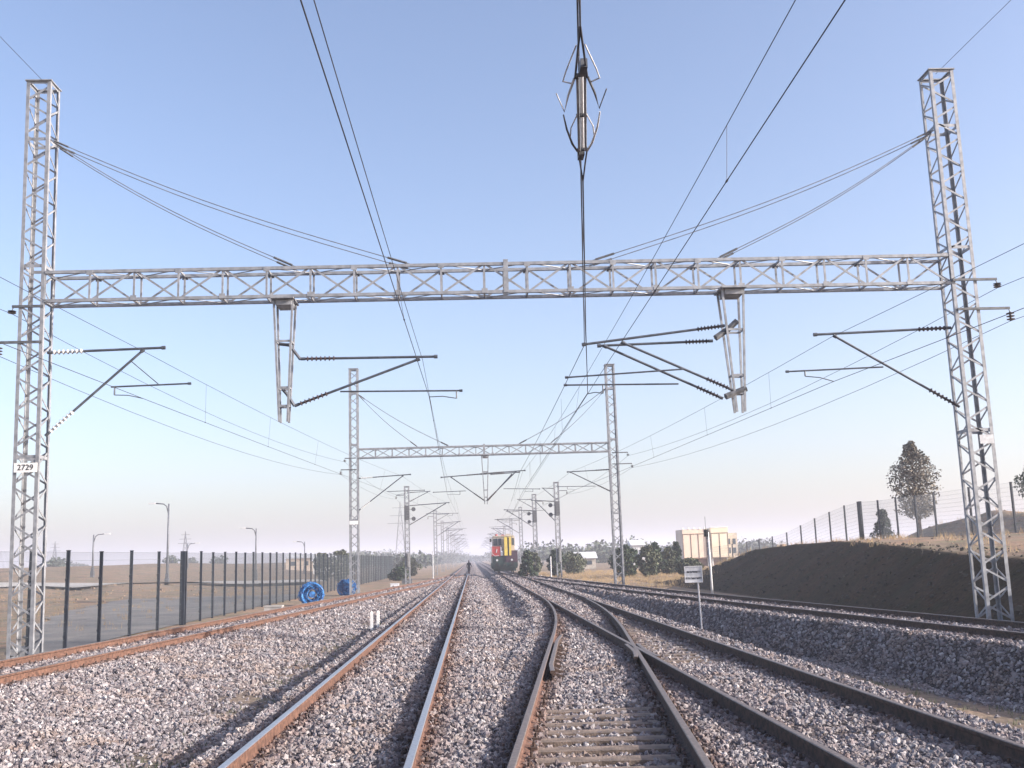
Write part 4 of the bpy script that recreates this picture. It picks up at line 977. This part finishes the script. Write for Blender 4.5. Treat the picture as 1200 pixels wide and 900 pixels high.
def house(label, x, y, wd, h, m):
    z = float(height(x, y)); t = empty('small_house', (x, y, z), 0, label, 'house', 'small far houses')
    mb = MB(); mb.box(-wd/2, wd/2, 0, 5, -.5, h); mb.build('wall', m, t)
    mb = MB(); mb.add([(-wd/2-.3, -.3, h), (wd/2+.3, -.3, h), (wd/2+.3, 5.3, h), (-wd/2-.3, 5.3, h), (-wd/2-.3, 2.5, h+1), (wd/2+.3, 2.5, h+1)], [(0, 1, 5, 4), (2, 3, 4, 5), (0, 4, 3), (1, 2, 5), (3, 2, 1, 0)]); mb.build('roof', M['offwhite'], t)
    for q in (-.25, .25): mb = MB(); mb.box(q*wd-.4, q*wd+.4, -.05, -.01, h*.4, h*.75); mb.build('window', M['glass'], t)
house('pale far house between the bushes right of the second portal', 30.5, 190, 2.2, 3.6, M['offwhite'])
house('low far house seen through the left fence', -28.0, 200, 5, 2.6, M['white'])
house('low grey shed beyond the bushes left of the right portal leg', 17.0, 160, 4, 1.6, M['cab'])
house('orange brown far house behind the left fence', -38.0, 230, 6, 2.6, M['pink'])

# ------------------------------------------------------------------ rail vehicle
t = empty('rail_vehicle', (3.60, 118, 0), 0, 'red yellow and dark green track maintenance vehicle coming down the line', 'rail vehicle')
mb = MB(); mb.box(-1.45, 1.45, .1, 9, .55, 1.15); mb.box(-1.5, 1.5, 0, .25, .72, 1.22); mb.build('underframe', M['green'], t)
mb = MB(); mb.box(-1.35, .05, .15, 8.8, 1.152, 2.0); mb.box(-1.25, 1.3, .4, 8, .25, .55); mb.build('lower_body', M['green'], t)
mb = MB(); mb.box(.052, 1.5, .1, 8.8, 1.152, 2.55); mb.box(.2, 1.35, .02, .1, 1.35, 2.3); mb.build('dark_hood', M['maroon'], t)
mb = MB(); mb.prism([(-1.42, .12), (-.42, .12), (-.42, 3), (-1.42, 3)], 1.95, 3.05); mb.build('red_panel', M['red'], t)
mb = MB(); mb.bar((-1.40, .09, 2.25), (-1.05, .09, 1.97), .05, .03); mb.bar((-1.05, .085, 1.97), (-.62, .085, 2.02), .05, .03); mb.bar((-1.40, .09, 2.25), (-1.40, .09, 3.0), .05, .03); mb.bar((-.9, .09, 2.35), (-.82, .09, 2.75), .09, .03); mb.build('white_stripe', M['offwhite'], t)
cabn = MB(); cabn.box(-1.3, 1.25, .5, 4.5, 3.051, 4.15); cabn.box(-.2, 1.2, .4, 4.4, 2.552, 3.05); cb = cabn.build('cab', M['cab'], t)
for x0, x1 in ((-1.2, -.72), (-.64, -.28), (.95, 1.18)):
    mb = MB(); mb.box(x0, x1, .46, .49, 3.15, 3.95); mb.build('windscreen', M['glass'], cb)
mb = MB(); mb.box(-1.2, 1.15, .4, 4.6, 4.155, 4.27); mb.box(.2, .8, .6, 1.4, 4.271, 4.45); mb.build('roof', M['cab'], t)
mb = MB(); mb.tube([(-.85, .7, 4.271), (-.85, .7, 4.42)], .16, 12); mb.box(-.3, .1, .5, .9, 4.271, 4.36); mb.build('beacon', M['red'], t)
for x0, x1 in ((.02, .38), (.56, .80)):
    mb = MB(); mb.box(x0, x1, -.05, .35, 2.0, 4.1); mb.build('yellow_column', M['yellow'], t)
mb = MB(); mb.box(.39, .55, .0, .3, 2.0, 4.0); mb.build('dark_recess', M['black'], t)
mb = MB(); mb.box(-1.62, -1.42, .3, .4, 3.55, 3.95); mb.bar((-1.42, .35, 3.75), (-1.3, .45, 3.75), .05); mb.build('mirror', M['black'], t)
for s_ in (-.88, .88):
    mb = MB(); mb.tube([(s_, .0, 1.0), (s_, -.35, 1.0)], .09, 10); mb.tube([(s_, -.35, 1.0), (s_, -.42, 1.0)], .22, 14); mb.build('buffer', M['black'], t)
    mb = MB(); mb.tube([(s_*.95, -.02, 1.5), (s_*.95, .1, 1.5)], .12, 12); mb.build('headlight', M['offwhite'], t)
for yy in (1.6, 6.8):
    for s_ in (-1, 1):
        mb = MB(); mb.tube([(.23+s_*.74, yy, .46), (.23+s_*.86, yy, .46)], .46, 20); mb.build('wheel', M['steel_dark'], t)
mb = MB(); mb.box(-.12, .12, -.3, .0, .85, 1.05); mb.build('coupling', M['black'], t)

# ------------------------------------------------------------------ person
def skin(name, verts, edges, rad, m, parent, sub=2):
    me = bpy.data.meshes.new(name); me.from_pydata(verts, edges, []); me.materials.append(m)
    o = bpy.data.objects.new(name, me); col.objects.link(o); o.parent = parent
    md = o.modifiers.new('skin', 'SKIN')
    for i, r_ in enumerate(rad): me.skin_vertices[0].data[i].radius = (r_, r_) if not isinstance(r_, tuple) else r_
    me.skin_vertices[0].data[0].use_root = True; md.use_smooth_shade = True
    s_ = o.modifiers.new('sub', 'SUBSURF'); s_.levels = 1; s_.render_levels = sub
    return o
zg = float(height(-.47, 124))
t = empty('person', (-.47, 124, zg), R(160), 'person in dark work clothes walking along the main track', 'person')
V = [(0, 0, .95), (0, 0, 1.15), (0, .01, 1.38), (0, .02, 1.48), (0, .03, 1.62), (0, .03, 1.72),
     (.1, 0, .88), (.11, -.12, .50), (.11, -.02, .10), (.12, -.14, .05), (-.1, 0, .88), (-.11, .14, .48), (-.11, .22, .10), (-.12, .12, .05),
     (.19, .01, 1.40), (.25, .08, 1.14), (.24, -.02, .92), (.24, -.06, .84), (-.19, .01, 1.40), (-.26, -.06, 1.14), (-.24, -.22, .98), (-.24, -.28, .93)]
Ed = [(0, 1), (1, 2), (2, 3), (3, 4), (4, 5), (0, 6), (6, 7), (7, 8), (8, 9), (0, 10), (10, 11), (11, 12), (12, 13), (2, 14), (14, 15), (15, 16), (16, 17), (2, 18), (18, 19), (19, 20), (20, 21)]
rad = [(.15, .11), (.14, .10), (.15, .11), .055, .095, .06, .095, .065, .045, .04, .095, .065, .045, .04, .07, .048, .035, .03, .07, .048, .035, .03]
skin('body', V, Ed, rad, M['cloth'], t)
hd = skin('head', [(0, .03, 1.56), (0, .02, 1.66), (0, .02, 1.72)], [(0, 1), (1, 2)], [.05, .105, .085], M['skin'], t)
skin('hair', [(0, .06, 1.70), (0, .04, 1.78)], [(0, 1)], [.1, .08], M['hair'], hd)

# ------------------------------------------------------------------ haze
mb = MB(); mb.box(-1560, 1560, -90, 2650, -6.5, 32.0); hz = mb.build('haze', [])
m = bpy.data.materials.new('haze_air'); m.use_nodes = True; n = m.node_tree
n.nodes.remove(n.nodes['Principled BSDF']); pv = n.nodes.new('ShaderNodeVolumePrincipled')
pv.inputs['Color'].default_value = (.80, .83, .95, 1); pv.inputs['Density'].default_value = .0009; pv.inputs['Anisotropy'].default_value = .15
n.links.new(pv.outputs[0], n.nodes['Material Output'].inputs['Volume']); hz.data.materials.append(m); tag(hz, 'pale haze in the air', 'haze', kind='stuff')
